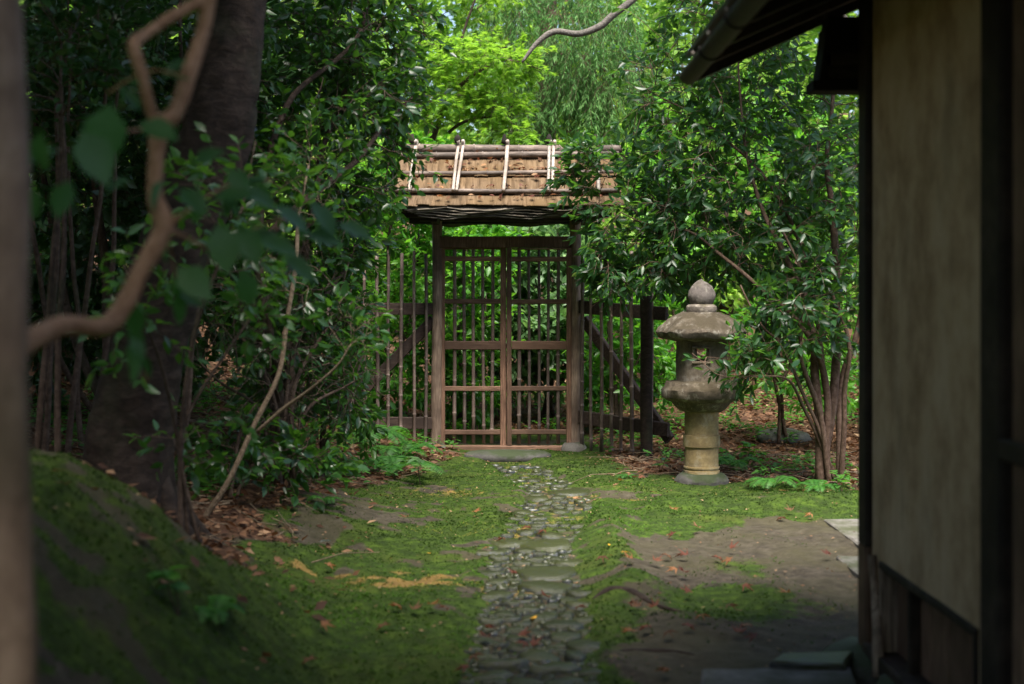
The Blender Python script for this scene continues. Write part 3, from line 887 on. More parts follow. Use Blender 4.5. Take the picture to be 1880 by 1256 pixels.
# ridge poles
for (dy, z, r, e0, e1) in ((0, RZ + .065, .042, 742, 1142), (-.075, RZ + .005, .03, 738, 1135), (.075, RZ + .005, .03, 738, 1125)):
    v, f = bamboo((gx_(e0), GD + dy, z), (gx_(e1), GD + dy, z + .004), r, int(r * 1e4), .45, 12, .006)
    MB().add(v, f).obj('ridge_pole', M['bamboo_dark'], roof)
for (pt, pb, dbl) in ((763, 752, 0), (846, 835, 1), (932, 925, 0), (1014, 1009, 1), (1099, 1098, 0)):
    pb = 928 + ((pb - 925) / 1.05 - 3) / 1.05
    for j in range(1 + dbl):
        ox = (j - .5) * 7.5 if dbl else 0
        for side in (-1, 1):
            p0 = roof_pt(pt + ox * 1.1, -.05, side, .09); p1 = roof_pt(pb + ox * .9, .9, side, .092)
            p0[2] += .02; p0[1] += side * -.01
            v, f = bamboo(p0, p1, .015 if dbl else .018, pt + j + side, .2, 9, .003)
            MB().add(v, f).obj('bamboo_batten', M['bamboo_pale'], roof)
    for side in (-1, 1):
        for t in (.42, .79):
            c = roof_pt(pt + (pb - pt) * t, t, side, .085)
            a = np.linspace(0, 2 * np.pi, 13)
            ww = .034 if dbl else .025
            ring = np.stack([c[0] + ww * np.cos(a), c[1] + .012 * np.sin(a), c[2] + .026 * np.sin(a)], -1)
            v, f = tube(ring, .0055, 5, False)
            MB().add(v, f).obj('rope_tie', M['rope'], roof)
    v, f = lathe([(.012, -.04), (.026, -.025), (.03, .0), (.022, .022), (.012, .045), (.004, .05)], 9, noise=.008, nsc=40, seed=pt)
    MB().add(v + np.array([gx_(pt - 6), GD - .02, RZ + .15]), f).obj('rope_knot', M['rope'], roof)

# step stone before the gate
v, f = lathe([(.27, -.06), (.3, .0), (.295, .03), (.26, .05), (.1, .058), (.02, .058)], 22, noise=.02, nsc=5, seed=9)
v = v * [1.3, .75, 1] + [gx_(930, 12.55), 12.55, -.005]
tag(MB().add(v, f).obj('step_stone', M['rock'], None, (gx_(930, 12.55), 12.55, 0)), 'flat dark stone step in front of the gate threshold', 'stone')

# ------------------------------------------------------------------ bamboo fences
def fence(label, a, b, xs, zt, sl, rails, brace, seed):
    """a, b: ground-plan ends; poles at fractions xs; zt heights"""
    a = np.array(a, float); b = np.array(b, float)
    root = thing('bamboo_fence', label, 'fence', (*((a + b) / 2), 0), 'bamboo fences beside the gate')
    d = unit(b - a); nrm = np.array([d[1], -d[0]])
    if nrm[1] > 0: nrm = -nrm
    rg = random.Random(seed)
    for i, t in enumerate(xs):
        p = a + (b - a) * t + nrm * .03
        r = rg.uniform(.015, .0195)
        z0 = sl * t + float(gh(np.array([p[0]]), np.array([p[1]]))[0]) * .3 - .03
        v, f = bamboo((p[0] + rg.uniform(-.008, .008), p[1], z0), (p[0] + rg.uniform(-.008, .008), p[1], zt + sl * t + rg.uniform(-.02, .02)), r, seed * 50 + i, .27, 9, .005)
        MB().add(v, f).obj('bamboo_pole', M['bamboo'], root)
    for (z, h, t1) in rails:
        p = a + (b - a) * t1
        v, f = beam((*a, z), (*p, z + sl * t1), .04, h, .005, .003)
        MB().add(v, f).obj('rail', M['railh'], root, smooth=False)
    (t0, z0, t1, z1) = brace
    p = a + (b - a) * t0 - nrm * .05; q = a + (b - a) * t1 - nrm * .05
    v, f = beam((*p, z0), (*q, z1), .05, .1, .006, .003)
    MB().add(v, f).obj('brace', M['railh'], root, smooth=False)
    return root
fl = fence('bamboo fence with diagonal brace, adjoining the left gate post among camellia leaves', (gx_(795), GD + .02), (gx_(480), GD + .1), [.038 + .0725 * i for i in range(13)], 1.82, 0.0,
           [(1.30, .11, .9), (.25, .11, .9)], (.0, 1.2, .47, .45), 4)
fr = fence('bamboo fence with dark rails and brace, between gate and stone lantern', (gx_(1063), GD), (1.42, 12.40), [.06, .165, .285, .4, .51, .63, .85], 1.86, -.06,
           [(1.32, .12, 1.0), (.31, .12, 1.02)], (.02, 1.2, 1.0, .16), 6)
pp = np.array([gx_(1186, 12.3), 12.3])
pts = crom([(pp[0] + .005, pp[1], -.05), (pp[0], pp[1], .5), (pp[0] + .004, pp[1], 1.0), (pp[0], pp[1], 1.42)], 8)
v, f = tube(pts, .053 * (1 + .04 * vnoise(pts * 5, 2)), 14)
v = v + np.stack([vnoise(v * [12, 12, 2], k) for k in range(3)], -1) * .004
MB().add(v, f).obj('post', M['trunk'], fr)

# ------------------------------------------------------------------ stone lantern
LD_ = 10.83; LS = F / LD_
lx = (1288 - VPX) / F * LD_
def lz(py): return (888 - py) / LS
lan = thing('stone_lantern', 'weathered stone garden lantern with mossy cap and onion finial', 'lantern', (lx, LD_, 0))
def lpart(name, prof, mat, lobes=None, nz=.004, nsc=9, seed=0, seg=40):
    v, f = lathe([(r / LS, lz(y)) for r, y in prof], seg, lobes, nz, nsc, seed)
    o = MB().add(v + [lx, LD_, 0], f).obj(name, mat, lan)
    o.data.set_sharp_from_angle(angle=math.radians(32))
    return o
lpart('base', [(36, 900), (46, 893), (47, 884), (43, 876), (38, 871), (25, 869)], M['rock'], lambda a, z: 1 + .06 * np.cos(5 * a + 1) + .05 * np.cos(2 * a), .02, 6, 1)
lpart('shaft', [(31, 872), (33, 871), (33.2, 866), (31.2, 865), (31.4, 862), (33, 861.5), (33, 859), (30.8, 858), (30.8, 840), (30.6, 823), (33.4, 822), (33.8, 812), (33.4, 801.5), (30.8, 800.5), (30.8, 780), (31, 752), (30, 748)], M['shaft'], None, .003, 20, 2)
oct6 = lambda a, z: 1 + .018 * np.cos(6 * a)
lpart('platform', [(33, 758), (38, 757), (44, 753), (50, 746), (53, 741), (53.5, 739.5), (61, 738.5), (62, 737.5), (69, 733), (70, 731), (71, 718), (70.5, 716.5), (66, 711), (65, 710), (63, 704), (62, 703), (48, 701.5), (30, 701)], M['granite_top'], lambda a, z: 1 + .022 * np.abs(np.cos(5 * a + .5)) + .012 * np.cos(6 * a), .014, 16, 3, 72)
def capl(a, z):
    k = np.clip((lz(590) - z) / (lz(590) - lz(622)), 0, 1)
    return 1 + (.05 * np.cos(6 * a + .5) + .02 * np.cos(12 * a)) * k
lpart('cap', [(44, 628), (47, 629), (56, 627), (68, 625), (74, 623), (75, 622), (79, 614), (79.5, 612), (77, 606), (76, 605), (71, 601), (67, 596), (61, 590), (53, 584.5), (44, 580.5), (38, 578.5), (37, 577), (20, 576)], M['granite_top'], capl, .014, 15, 4, 84)
lpart('collar', [(22, 578), (26, 577), (28, 572), (27.5, 566), (24, 562.5), (18, 561)], M['granite_grey'], lambda a, z: 1 + .02 * np.cos(10 * a), .003, 14, 5)
lpart('finial', [(17, 564), (21, 560), (24.5, 552), (25.5, 544), (23.5, 536), (19, 529), (12, 523), (6, 518.5), (2.5, 515), (.6, 513.5)], M['granite_grey'], None, .008, 26, 6)
# fire box with square openings on four sides
seg, zr = 64, [706, 690, 667, 664, 642, 640, 632, 625]
zr = [lz(y) for y in zr]
mbx = MB()
aa = np.arange(seg) / seg * 2 * np.pi
def ringv(r0):
    out = []
    for z in zr:
        for q in aa:
            p = np.array([r0 * (1 + .012 * np.cos(6 * q)) * math.cos(q), r0 * math.sin(q), z]); out.append(p)
    out = np.array(out)
    return out + unit(out * [1, 1, 0]) * (vnoise(out * 14, 7) * .008)[:, None]
vo, vi = ringv(46 / LS), ringv(37 / LS)
def hole(r, s):
    if r != 3: return False
    ang = (s + .5) / seg * 2 * math.pi
    for c0 in (math.radians(-98), math.radians(82)):
        if abs((ang - c0 + math.pi) % (2 * math.pi) - math.pi) < .285: return True
    return False
fq = []
NO = len(vo)
for r in range(len(zr) - 1):
    for s in range(seg):
        a0, b0 = r * seg + s, r * seg + (s + 1) % seg
        if hole(r, s):
            fq += [[a0, b0, b0 + NO, a0 + NO][::-1], [a0 + seg, b0 + seg, b0 + seg + NO, a0 + seg + NO]]
            if not hole(r, s - 1): fq.append([a0, a0 + seg, a0 + seg + NO, a0 + NO][::-1])
            if not hole(r, s + 1): fq.append([b0, b0 + seg, b0 + seg + NO, b0 + NO])
        else:
            fq += [[a0, b0, b0 + seg, a0 + seg], [a0 + NO, a0 + seg + NO, b0 + seg + NO, b0 + NO]]
mbx.add(np.concatenate([vo, vi]) + [lx, LD_, 0], [np.array(fq)])
fb = mbx.obj('fire_box', M['granite'], lan)
fb.data.set_sharp_from_angle(angle=math.radians(40))
# raised frame round the opening
ca_ = math.radians(-98)
for (dx, dz, w, h) in ((0, 13.5, 34, 4), (0, -13.5, 34, 4), (-15, 0, 4, 24), (15, 0, 4, 24)):
    q = ca_ + dx / 46.5
    c = np.array([lx + 46.2 / LS * math.cos(q), LD_ + 46.2 / LS * math.sin(q), lz(653) + dz / LS])
    v, f = box((0, 0, 0), (w / LS, .02, h / LS), bev=.003)
    MB().add(v @ rotz(ca_ + math.pi / 2 + dx / 46.5).T + c, f).obj('window_frame', M['granite'], fb, smooth=False)

# ------------------------------------------------------------------ tea house
XW, YE = 1.40, 5.46
th = thing('tea_house', 'tea house with ochre plaster wall, dark posts and gutter', 'house', (XW + 1.5, 2.6, 0))
def hbox(name, x0, x1, y0, y1, z0, z1, mat, parent=None, bev=.006, jit=.002, seed=0):
    v, f = box(((x0 + x1) / 2, (y0 + y1) / 2, (z0 + z1) / 2), (x1 - x0, y1 - y0, z1 - z0), bev=bev, jit=jit, seed=seed)
    return MB().add(v, f).obj(name, mat, parent or th, smooth=False)
# plaster wall with a low recess, as panels round the opening
RY0, RY1, RZ0, RZ1 = 4.22, 5.24, .1, .4
wall = empty('wall', (XW, 4.0, 0), th)
yy0 = 4.12
hbox('plaster_panel', XW, XW + .1, yy0, YE - .06, RZ1 + .03, 2.75, M['plaster'], wall, 0)
hbox('plaster_panel', XW, XW + .1, yy0, RY0 - .03, .06, RZ1 + .03, M['plaster'], wall, 0)
hbox('plaster_panel', XW, XW + .1, RY1 + .03, YE - .06, .06, RZ1 + .03, M['plaster'], wall, 0)
hbox('plaster_panel', XW + .002, XW + .1, -1.5, 3.9, .06, 2.75, M['plaster'], wall, 0)
hbox('plaster_panel', XW + .1, XW + 3.2, YE - .02, YE + .06, .06, 2.9, M['plaster'], wall, 0)
hbox('recess_frame', XW - .012, XW + .08, RY0 - .03, RY1 + .03, RZ1, RZ1 + .032, M['dark'], wall)
hbox('recess_frame', XW - .012, XW + .08, RY0 - .03, RY0, RZ0, RZ1 - .002, M['dark'], wall)
hbox('recess_frame', XW - .012, XW + .08, RY1, RY1 + .03, RZ0, RZ1 - .002, M['post'], wall)
for i in range(5):
    y0 = RY0 + (RY1 - RY0) * i / 5
    hbox('recess_board', XW + .05, XW + .07, y0 + .003, y0 + (RY1 - RY0) / 5 - .003, RZ0, RZ1, M['door'], wall, .003)
hbox('recess_stile', XW + .01, XW + .05, RY1 - .3, RY1 - .27, RZ0, RZ1 - .002, M['dark'], wall)
v, f = tube(crom([(XW - .03, 5.2, .02), (XW - .028, 5.22, .17), (XW - .015, 5.3, .3), (XW - .018, 5.34, .44)], 5), [.022] * 5 + [.019] * 5 + [.016] * 6, 8)
MB().add(v, f).obj('crooked_strut', M['post'], wall)
hbox('sill', XW - .035, XW + .1, -1.5, YE - .05, 0.03, .098, M['dark'], wall)
# posts
hbox('corner_post', XW - .025, XW + .1, YE - .058, YE + .07, .46, 2.75, M['dark'], None, .012)
hbox('corner_post', XW - .026, XW + .1, YE - .059, YE + .071, -.02, .457, M['door'], None, .012)
hbox('wall_post', XW - .03, XW + .1, 3.93, 4.1, -.02, 2.75, M['dark'], None, .012)
hbox('wall_batten', XW - .02, XW - .003, 3.78, 3.86, .1, 2.75, M['door'], None, .005)
hbox('waist_rail', XW - .035, XW - .004, 1.2, 3.925, .96, 1.02, M['dark'], None, .006)
# foundation stones
for i in range(9):
    y = 5.45 - i * .55
    v, f = lathe([(.16, -.1), (.18, -.02), (.17, .03), (.13, .06), (.03, .07)], 12, noise=.04, nsc=7, seed=40 + i)
    MB().add(v * [.85, 1.4, 1] + [XW - .02 + .02 * math.sin(i * 2), y, 0], f).obj('foundation_stone', M['rock'])
    o = bpy.data.objects['foundation_stone' if i == 0 else 'foundation_stone.%03d' % i]
    place(o, (0, 0, 0), th)
# eave: boards on rafters with a copper gutter
hr = empty('roof', (XW + .5, 2.6, 2.5), th)
SL = math.tan(math.radians(24))
EX, EZH, YG = .80, 2.33, 5.72
def slope_slab(name, x0, x1, y0, y1, off, t, mat, parent=hr):
    z0, z1 = EZH + (x0 - EX) * SL + off, EZH + (x1 - EX) * SL + off
    v = np.array([(x0, y0, z0), (x1, y0, z1), (x1, y1, z1), (x0, y1, z0), (x0, y0, z0 + t), (x1, y0, z1 + t), (x1, y1, z1 + t), (x0, y1, z0 + t)])
    return MB().add(v, [BOXF]).obj(name, mat, parent, smooth=False)
for i in range(14):
    y1 = YG - i * .55; 
    slope_slab('roof_board', EX - .01, 3.6, y1 - .546, y1, .05, .02, M['dark'])
for i in range(9):
    x0 = EX - .06 + i * .32
    slope_slab('shingle_course', x0, x0 + .36, -2.0, YG + .05, .074 + .018 * (i % 2) + .004, .022, M['copper'])
for i in range(18):
    y = YG - .08 - i * .4
    slope_slab('rafter', EX + .03, 2.6, y - .025, y + .025, -.004, .052, M['dark'])
slope_slab('verge_board', EX - .03, 3.6, YG - .001, YG + .04, -.04, .1, M['dark'])
# gutter: half round trough with end cap and clips
gut = empty('gutter', (EX - .05, 2.6, 2.3), th)
ag = np.linspace(math.pi, 2 * math.pi, 10)
ys = np.array([-2.0, 0, 1.5, 3, 4.4, 5.2, YG + .05])
vv = []
for rr2 in (.04, .035):
    for y in ys:
        for q in ag: vv.append((EX - .05 + rr2 * math.cos(q), y, 2.31 + rr2 * math.sin(q)))
vv = np.array(vv); ff = []
n0 = len(ys) * 10
for i in range(len(ys) - 1):
    for k in range(9):
        a = i * 10 + k
        ff.append([a, a + 1, a + 11, a + 10]); ff.append([a + n0, a + n0 + 10, a + n0 + 11, a + n0 + 1])
for i in range(len(ys) - 1):
    for k in (0, 9):
        a = i * 10 + k; ff.append([a, a + 10, a + 10 + n0, a + n0])
MB().add(vv, [np.array(ff)]).obj('trough', M['copper'], gut)
endc = vv[n0 - 10:n0]
MB().add(np.concatenate([endc, endc + [0, .006, 0]]), [np.arange(10)[None], np.arange(10, 20)[None, ::-1]]).obj('end_cap', M['copper'], gut)
for y in (5.15, 4.55, 3.8):
    a2 = np.linspace(math.pi * .95, 2.05 * math.pi, 12)
    v, f = tube(np.stack([EX - .05 + .042 * np.cos(a2), np.full(12, y), 2.31 + .042 * np.sin(a2)], -1), .005, 5)
    MB().add(v, f).obj('joint_band', M['copper'], gut)
for y in (5.6, 5.3, 4.9, 4.5):
    v, f = lathe([(.009, 0), (.009, .006), (.004, .01)], 8, noise=0)
    v = np.stack([-v[:, 2], v[:, 0], v[:, 1]], -1)
    MB().add(v + [EX - .092, y, 2.316], f).obj('rivet', M['bamboo_pale'], gut)
# closed end of the lower eave beyond the corner
ee = empty('end_eave', (1.4, 5.6, 2.3), th)
def ebox(name, px0, px1, py0, py1, y, t, mat, skew=0):
    d = y
    x0, x1 = (px0 - VPX) / F * d, (px1 - VPX) / F * d
    z0, z1 = CH + (VPY - py1) / F * d, CH + (VPY - py0) / F * d
    sk = skew / F * d
    v = np.array([(x0, y, z0), (x1, y, z0), (x1, y + t, z0), (x0, y + t, z0), (x0 + sk, y, z1), (x1, y, z1), (x1, y + t, z1), (x0 + sk, y + t, z1)])
    return MB().add(v, [BOXF]).obj(name, mat, ee, smooth=False)
ebox('beam', 1493, 1640, 147, 166, 5.56, .14, M['rope'])
ebox('panel', 1520, 1640, 128, 145, 5.575, .05, M['railh'])
ebox('panel', 1526, 1640, 98, 120, 5.575, .05, M['railh'])
ebox('batten', 1516, 1640, 121, 127, 5.57, .06, M['dark'])
ebox('trim', 1504, 1515, 50, 148, 5.565, .12, M['rope'], 14)
ebox('soffit', 1512, 1640, 30, 97, 5.57, .12, M['rope'], 10)
ebox('backing', 1512, 1640, 60, 150, 5.63, .06, M['dark'])

# paving slabs and stones by the house
def gslab(pxs, z, t, mat, label, seed, cat='slab'):
    pts = []
    for px, py in pxs:
        d = (CH - z) * F / (py - VPY); pts.append(((px - VPX) / F * d, d))
    pts = np.array(pts)
    # subdivide the outline and worry its edges
    out = []
    for i in range(len(pts)):
        a, b = pts[i], pts[(i + 1) % len(pts)]
        for t_ in np.arange(6) / 6: out.append(a + (b - a) * t_)
    out = np.array(out); n = len(out); c = out.mean(0)
    p3 = np.concatenate([out, np.zeros((n, 1))], 1)
    out = out + np.stack([vnoise(p3 * 6, seed), vnoise(p3 * 6, seed + 1)], -1) * .006
    inn = c + (out - c) * (1 - .012 / np.maximum(np.linalg.norm(out - c, axis=1, keepdims=True), .05))
    v = np.concatenate([np.c_[out, np.full(n, z - t)], np.c_[out, np.full(n, z - .008)], np.c_[inn, np.full(n, z) + .003 * vnoise(p3 * 9, 3)], [[*c, z + .002]]])
    i = np.arange(n); j = (i + 1) % n
    q = np.concatenate([np.stack([i, j, j + n, i + n], -1), np.stack([i + n, j + n, j + 2 * n, i + 2 * n], -1)])
    tr = np.stack([i + 2 * n, j + 2 * n, np.full(n, 3 * n)], -1)
    area = np.cross(np.append(pts[1] - pts[0], 0), np.append(pts[2] - pts[1], 0))[2]
    if area < 0: q = q[:, ::-1]; tr = tr[:, ::-1]
    o = MB().add(v, [q, tr]).obj('stone_slab', mat, None, (*c, z - t), smooth=False)
    return tag(o, label, cat, 'paving slabs beside the house')
gslab([(1514, 953), (1700, 950), (1760, 1010), (1590, 1010)], .03, .12, M['slab'], 'pale cut stone slab farthest along the tea house, behind the corner post', 2)
gslab([(1534, 1020), (1720, 1020), (1800, 1085), (1600, 1072)], .03, .12, M['slab'], 'pale stone slab corner just before the farthest slab, by the corner post', 4)
gslab([(1288, 1226), (1560, 1222), (1640, 1420), (1280, 1430)], .05, .12, M['slab'], 'wide rough grey stone slab at the bottom edge of the bare earth', 6)
gslab([(1412, 1213), (1432, 1199), (1566, 1196), (1552, 1219)], .075, .1, M['cobble'], 'narrow blue-grey stone lying behind the wide slab near the house footing', 8)

# ------------------------------------------------------------------ trees and shrubs
def house_or_gate(p):
    """keeps foliage out of the house, lantern and gate roof"""
    h = (p[:, 0] > .68) & (p[:, 1] < 6.1) & (p[:, 2] < 4.2)
    l = (np.hypot(p[:, 0] - lx, p[:, 1] - LD_) < .36) & (p[:, 2] < 1.65)
    g = (np.abs(p[:, 0] - .02) < 1.08) & (np.abs(p[:, 1] - GD) < .8) & (p[:, 2] < 2.95)
    return h | l | g

# big dark tree on the bank
b0 = onground(235, 7.0, -.1)
plant('broadleaf_tree', 'thick dark trunk leaning over the mossy bank, bark ringed', 'tree', b0,
      [[(b0[0] - .03, 7.0, b0[2] - .1, .3), (*P(232, 900, 7.0), .235), (*P(246, 780, 7.0), .205), (*P(272, 640, 7.0), .19), (*P(325, 450, 7.0), .178), (*P(398, 240, 7.05), .172), (*P(428, 40, 7.1), .15), (*P(445, -180, 7.1), .13), (*P(500, -420, 7.2), .1), (*P(540, -800, 7.3), .05)],
       [(*P(440, -100, 7.1), .05), (*P(330, -300, 6.6), .035), (*P(220, -500, 6.0), .025), (*P(60, -700, 5.2), .015)],
       [(*P(440, -60, 7.1), .06), (*P(700, -420, 7.0), .04), (*P(1050, -640, 6.6), .03), (*P(1400, -760, 6.4), .015)],
       [(*P(430, 0, 7.1), .05), (*P(560, -160, 7.3), .04), (*P(760, -360, 7.4), .03), (*P(960, -560, 7.2), .015)],
       [(*P(435, -60, 7.1), .05), (*P(420, -250, 6.2), .04), (*P(480, -600, 4.6), .025), (*P(600, -1100, 3.4), .012)]],
      [((-.6, 2.4, 4.6), (2.2, 1.8, .6), 1.0), ((-2.6, 6.4, 4.8), (1.5, 1.9, .7), 1.1), ((-2.6, 9.2, 5.1), (1.7, 1.5, .7), 1.0), ((.9, 3.2, 4.7), (1.5, 1.2, .5), .6), ((-1.4, 8.0, 5.1), (.9, 1.1, .5), .6), ((-4.0, 7.6, 4.8), (1.0, 2.4, .8), .6), ((-1.7, 5.2, 4.7), (1.1, 1.1, .6), .7), ((-.5, .5, 4.6), (2.0, 1.1, .5), .6)],  # unseen crown volumes, spread out of view to shade foreground and left bank
      1250, 'dia', .22, M['l_canopy'], M['trunk'], 31, 4, 9, .3, avoid=house_or_gate, sides=6, wig=.1)

bt = bpy.data.objects['broadleaf_tree']
for q, (a, L) in enumerate(((-.4, .4), (-1.3, .45), (-2.2, .6), (.5, .4), (2.6, .6), (1.5, .4))):
    t_ = np.linspace(0, 1, 9)
    xs = b0[0] + .16 * math.cos(a) + math.cos(a + .3 * math.sin(q)) * L * t_; ys = b0[1] + .16 * math.sin(a) + math.sin(a) * L * t_
    zs = gh(xs, ys) + .22 * (1 - t_) ** 2.5 - .01
    v, f = tube(np.stack([xs, ys, zs], -1), .065 * (1 - t_) ** 1.2 + .012, 12)
    v = v + np.stack([vnoise(v * 14, k) for k in range(3)], -1) * .012
    MB().add(v, f).obj('root', M['trunk'], bt)

# near tree at the picture's edge, out of focus, with its forked branch
fz = onground(4, 2.4)
near = plant('slender_tree', 'pale slender trunk with crooked forked tan branch, closest to the viewer', 'tree', fz,
      [[(fz[0], 2.4, fz[2] - .1, .06), (*P(8, 1000, 2.4), .052), (*P(6, 640, 2.4), .05), (*P(2, 200, 2.4), .047), (*P(-10, -300, 2.4), .042), (*P(-60, -900, 2.3), .03)]],
      [((-1.2, 2.0, 3.6), (1.3, 1.6, .7), 1.0)], 130, 'broad', .075, M['l_canopy'], M['fgtrunk'], 33, 4, 8, .3, avoid=house_or_gate)  # the overhead crown volume is unseen, put there to darken the foreground
br = MB()
for rows in ([(20, 655, 2.5, .022), (60, 622, 2.62, .021), (120, 597, 2.8, .020), (190, 600, 2.95, .021), (228, 560, 3.02, .021), (262, 490, 3.06, .020), (300, 420, 3.1, .023), (285, 360, 3.1, .018), (287, 290, 3.1, .0185), (296, 232, 3.1, .021), (322, 208, 3.12, .018), (345, 140, 3.15, .018), (372, 60, 3.2, .017), (388, -30, 3.2, .016), (400, -160, 3.2, .012)],
             [(294, 240, 3.1, .015), (276, 200, 3.08, .013), (262, 140, 3.05, .0125), (246, 84, 3.05, .0145), (272, 60, 3.1, .012), (320, 28, 3.15, .013), (378, -2, 3.2, .014)],
             [(300, 415, 3.1, .011), (318, 404, 3.1, .009), (330, 398, 3.1, .004)],
             [(300, 420, 3.1, .006), (350, 440, 3.2, .005), (400, 470, 3.3, .004), (440, 470, 3.35, .003)],
             [(296, 232, 3.1, .004), (240, 240, 3.0, .003), (180, 235, 2.9, .002)]):
    c = crom(stem(*rows), 5)
    v, f = tube(c[:, :3], c[:, 3] * (1 + .07 * vnoise(c[:, :3] * 25, 3)), 9)
    br.add(v, f)
br.obj('branch', M['fgbranch'], near)
rf = random.Random(8)
for (px, py, d, s, ang, tilt, var) in ((205, 190, 2.75, .13, -100, .8, .55), (150, 240, 2.7, .12, -60, .8, .6), (255, 225, 2.8, .09, -20, .7, .5), (75, 240, 2.55, .08, -95, .7, .4), (60, 345, 2.5, .055, -90, .8, .7), (110, 275, 2.6, .09, 200, .5, .35),
        (400, 410, 3.25, .12, -75, .9, 1.0), (440, 415, 3.3, .1, -60, .8, .8), (325, 490, 3.1, .11, -40, 1.0, .85), (445, 495, 3.3, .09, -75, .7, .5), (390, 365, 3.2, .1, 10, .6, .4), (440, 345, 3.25, .1, -25, .5, .3), (330, 345, 3.15, .09, -40, .5, .3),
        (470, 440, 3.35, .11, -15, .5, .45), (520, 470, 3.4, .1, -35, .5, .4), (560, 430, 3.5, .1, -10, .6, .5), (355, 300, 3.2, .08, 30, .6, .3), (420, 310, 3.3, .08, -50, .5, .35), (300, 330, 3.05, .08, -120, .5, .3),
        (240, 620, 3.0, .06, -60, .5, .3), (255, 560, 3.05, .07, -100, .5, .2), (500, 380, 3.4, .11, -30, .45, .4), (570, 370, 3.5, .11, -50, .4, .4), (620, 410, 3.6, .1, -20, .5, .5), (130, 330, 2.7, .08, -110, .6, .4), (345, 110, 3.1, .08, -150, .5, .2), (240, 330, 2.9, .07, -160, .5, .3)):
    a = math.radians(ang)
    d_ = np.array([math.cos(a), rf.uniform(-.3, .3), math.sin(a)])
    n_ = unit(np.array([rf.uniform(-.3, .3), -tilt, .75]))
    leaf_obj('leaf', 'broad', M['l_fg'], var, P(px, py, d), d_, n_, s, near)
for (x0, y0, x1, y1, d0, nl) in ((400, 470, 560, 400, 3.4, 10), (330, 398, 500, 330, 3.3, 9), (300, 420, 330, 560, 3.2, 6), (228, 560, 270, 700, 3.1, 6), (345, 140, 200, 170, 3.0, 5)):
    a, b = P(x0, y0, d0), P(x1, y1, d0 + .25)
    mid = (a + b) / 2 + [0, 0, .03]
    v, f = tube(crom(np.array([a, mid, b]), 4), .0028, 5, False)
    MB().add(v, f).obj('twig', M['fgbranch'], near)
    for q in range(nl):
        t = rf.uniform(.15, 1)
        pos = (1 - t) ** 2 * a + 2 * t * (1 - t) * mid + t * t * b
        an = rf.uniform(-2.2, .6)
        leaf_obj('leaf', 'ellip', M['l_fg'], rf.choice((.1, .3, .4, .6)), pos, np.array([math.cos(an), rf.uniform(-.4, .4), math.sin(an)]), unit(np.array([rf.uniform(-.4, .4), -rf.uniform(.1, .8), .8])), rf.uniform(.05, .085), near)

# mottled sapling leaning from the litter
sb = P(372, 965, 7.7); sb[2] = onground(372, 7.7)[2]
plant('sapling', 'thin pale mottled sapling stem leaning upward from the leaf litter', 'sapling', sb,
      [[(*(sb - [0, 0, .03]), .017), (*P(425, 870, 7.7), .016), (*P(470, 780, 7.75), .015), (*P(508, 690, 7.8), .014), (*P(520, 590, 7.85), .014), (*P(538, 490, 7.9), .013), (*P(540, 400, 8.0), .010), (*P(560, 300, 8.1), .007)],
       [(*P(470, 795, 7.75), .011), (*P(520, 752, 7.7), .010), (*P(565, 720, 7.65), .009), (*P(620, 672, 7.6), .006), (*P(650, 630, 7.6), .004)]],
      [blob(560, 330, 8.1, 70, 90, .3, 1), blob(640, 600, 7.6, 50, 60, .2, .6), blob(520, 500, 7.9, 60, 60, .25, .3)], 46, 'ellip', .085, M['l_left'], M['paletwig'], 35, 2, 6, .16, single=60)

# camellias on the left
LG = 'shrubs along the left of the path'
def shrub(name, label, px, d, stems_px, blobs, nt, seed, leaf='ellip', size=.085, mat='l_left', bk='twig', n=4, **kw):
    b = onground(px, d, -.04)
    rg = random.Random(seed)
    st = []
    for rows in stems_px:
        st.append([(*(b + [rg.uniform(-.1, .1), rg.uniform(-.08, .08), 0]), rows[0][3] * 1.15)] + stem(*rows))
    return plant(name, label, 'shrub', b, st, blobs, nt, leaf, size, M[mat], M[bk], seed, avoid=house_or_gate, **kw)
shrub('camellia_shrub', 'tall glossy camellia whose dark boughs reach towards the gate roof from the left', 520, 9.2,
      [[(500, 700, 9.2, .04), (450, 520, 9.0, .032), (520, 400, 8.9, .027), (640, 310, 9.2, .02), (760, 180, 9.8, .01)],
       [(530, 680, 9.3, .035), (560, 480, 9.4, .027), (590, 300, 9.5, .022), (650, 100, 9.7, .016), (700, -120, 9.8, .01)],
       [(510, 720, 9.1, .03), (470, 400, 8.8, .026), (520, 200, 8.9, .02), (660, 60, 9.2, .012)],
       [(540, 640, 9.2, .025), (600, 540, 9.6, .018), (660, 440, 10.4, .012)]],
      [blob(600, 230, 9.4, 190, 260, .9, 1.0), blob(690, 90, 9.8, 110, 160, .7, .6), blob(610, 440, 10.2, 80, 120, .7, .35), blob(520, 560, 9.2, 110, 140, .7, .3), blob(600, -230, 9.8, 240, 110, 1.1, 1.2)],  # last volume: unseen top growth added to shade the leaves below
      760, 41, single=300, tips=3, per=6, up=.15, varc=.34, minr=.003, brs=.014, wig=.14)
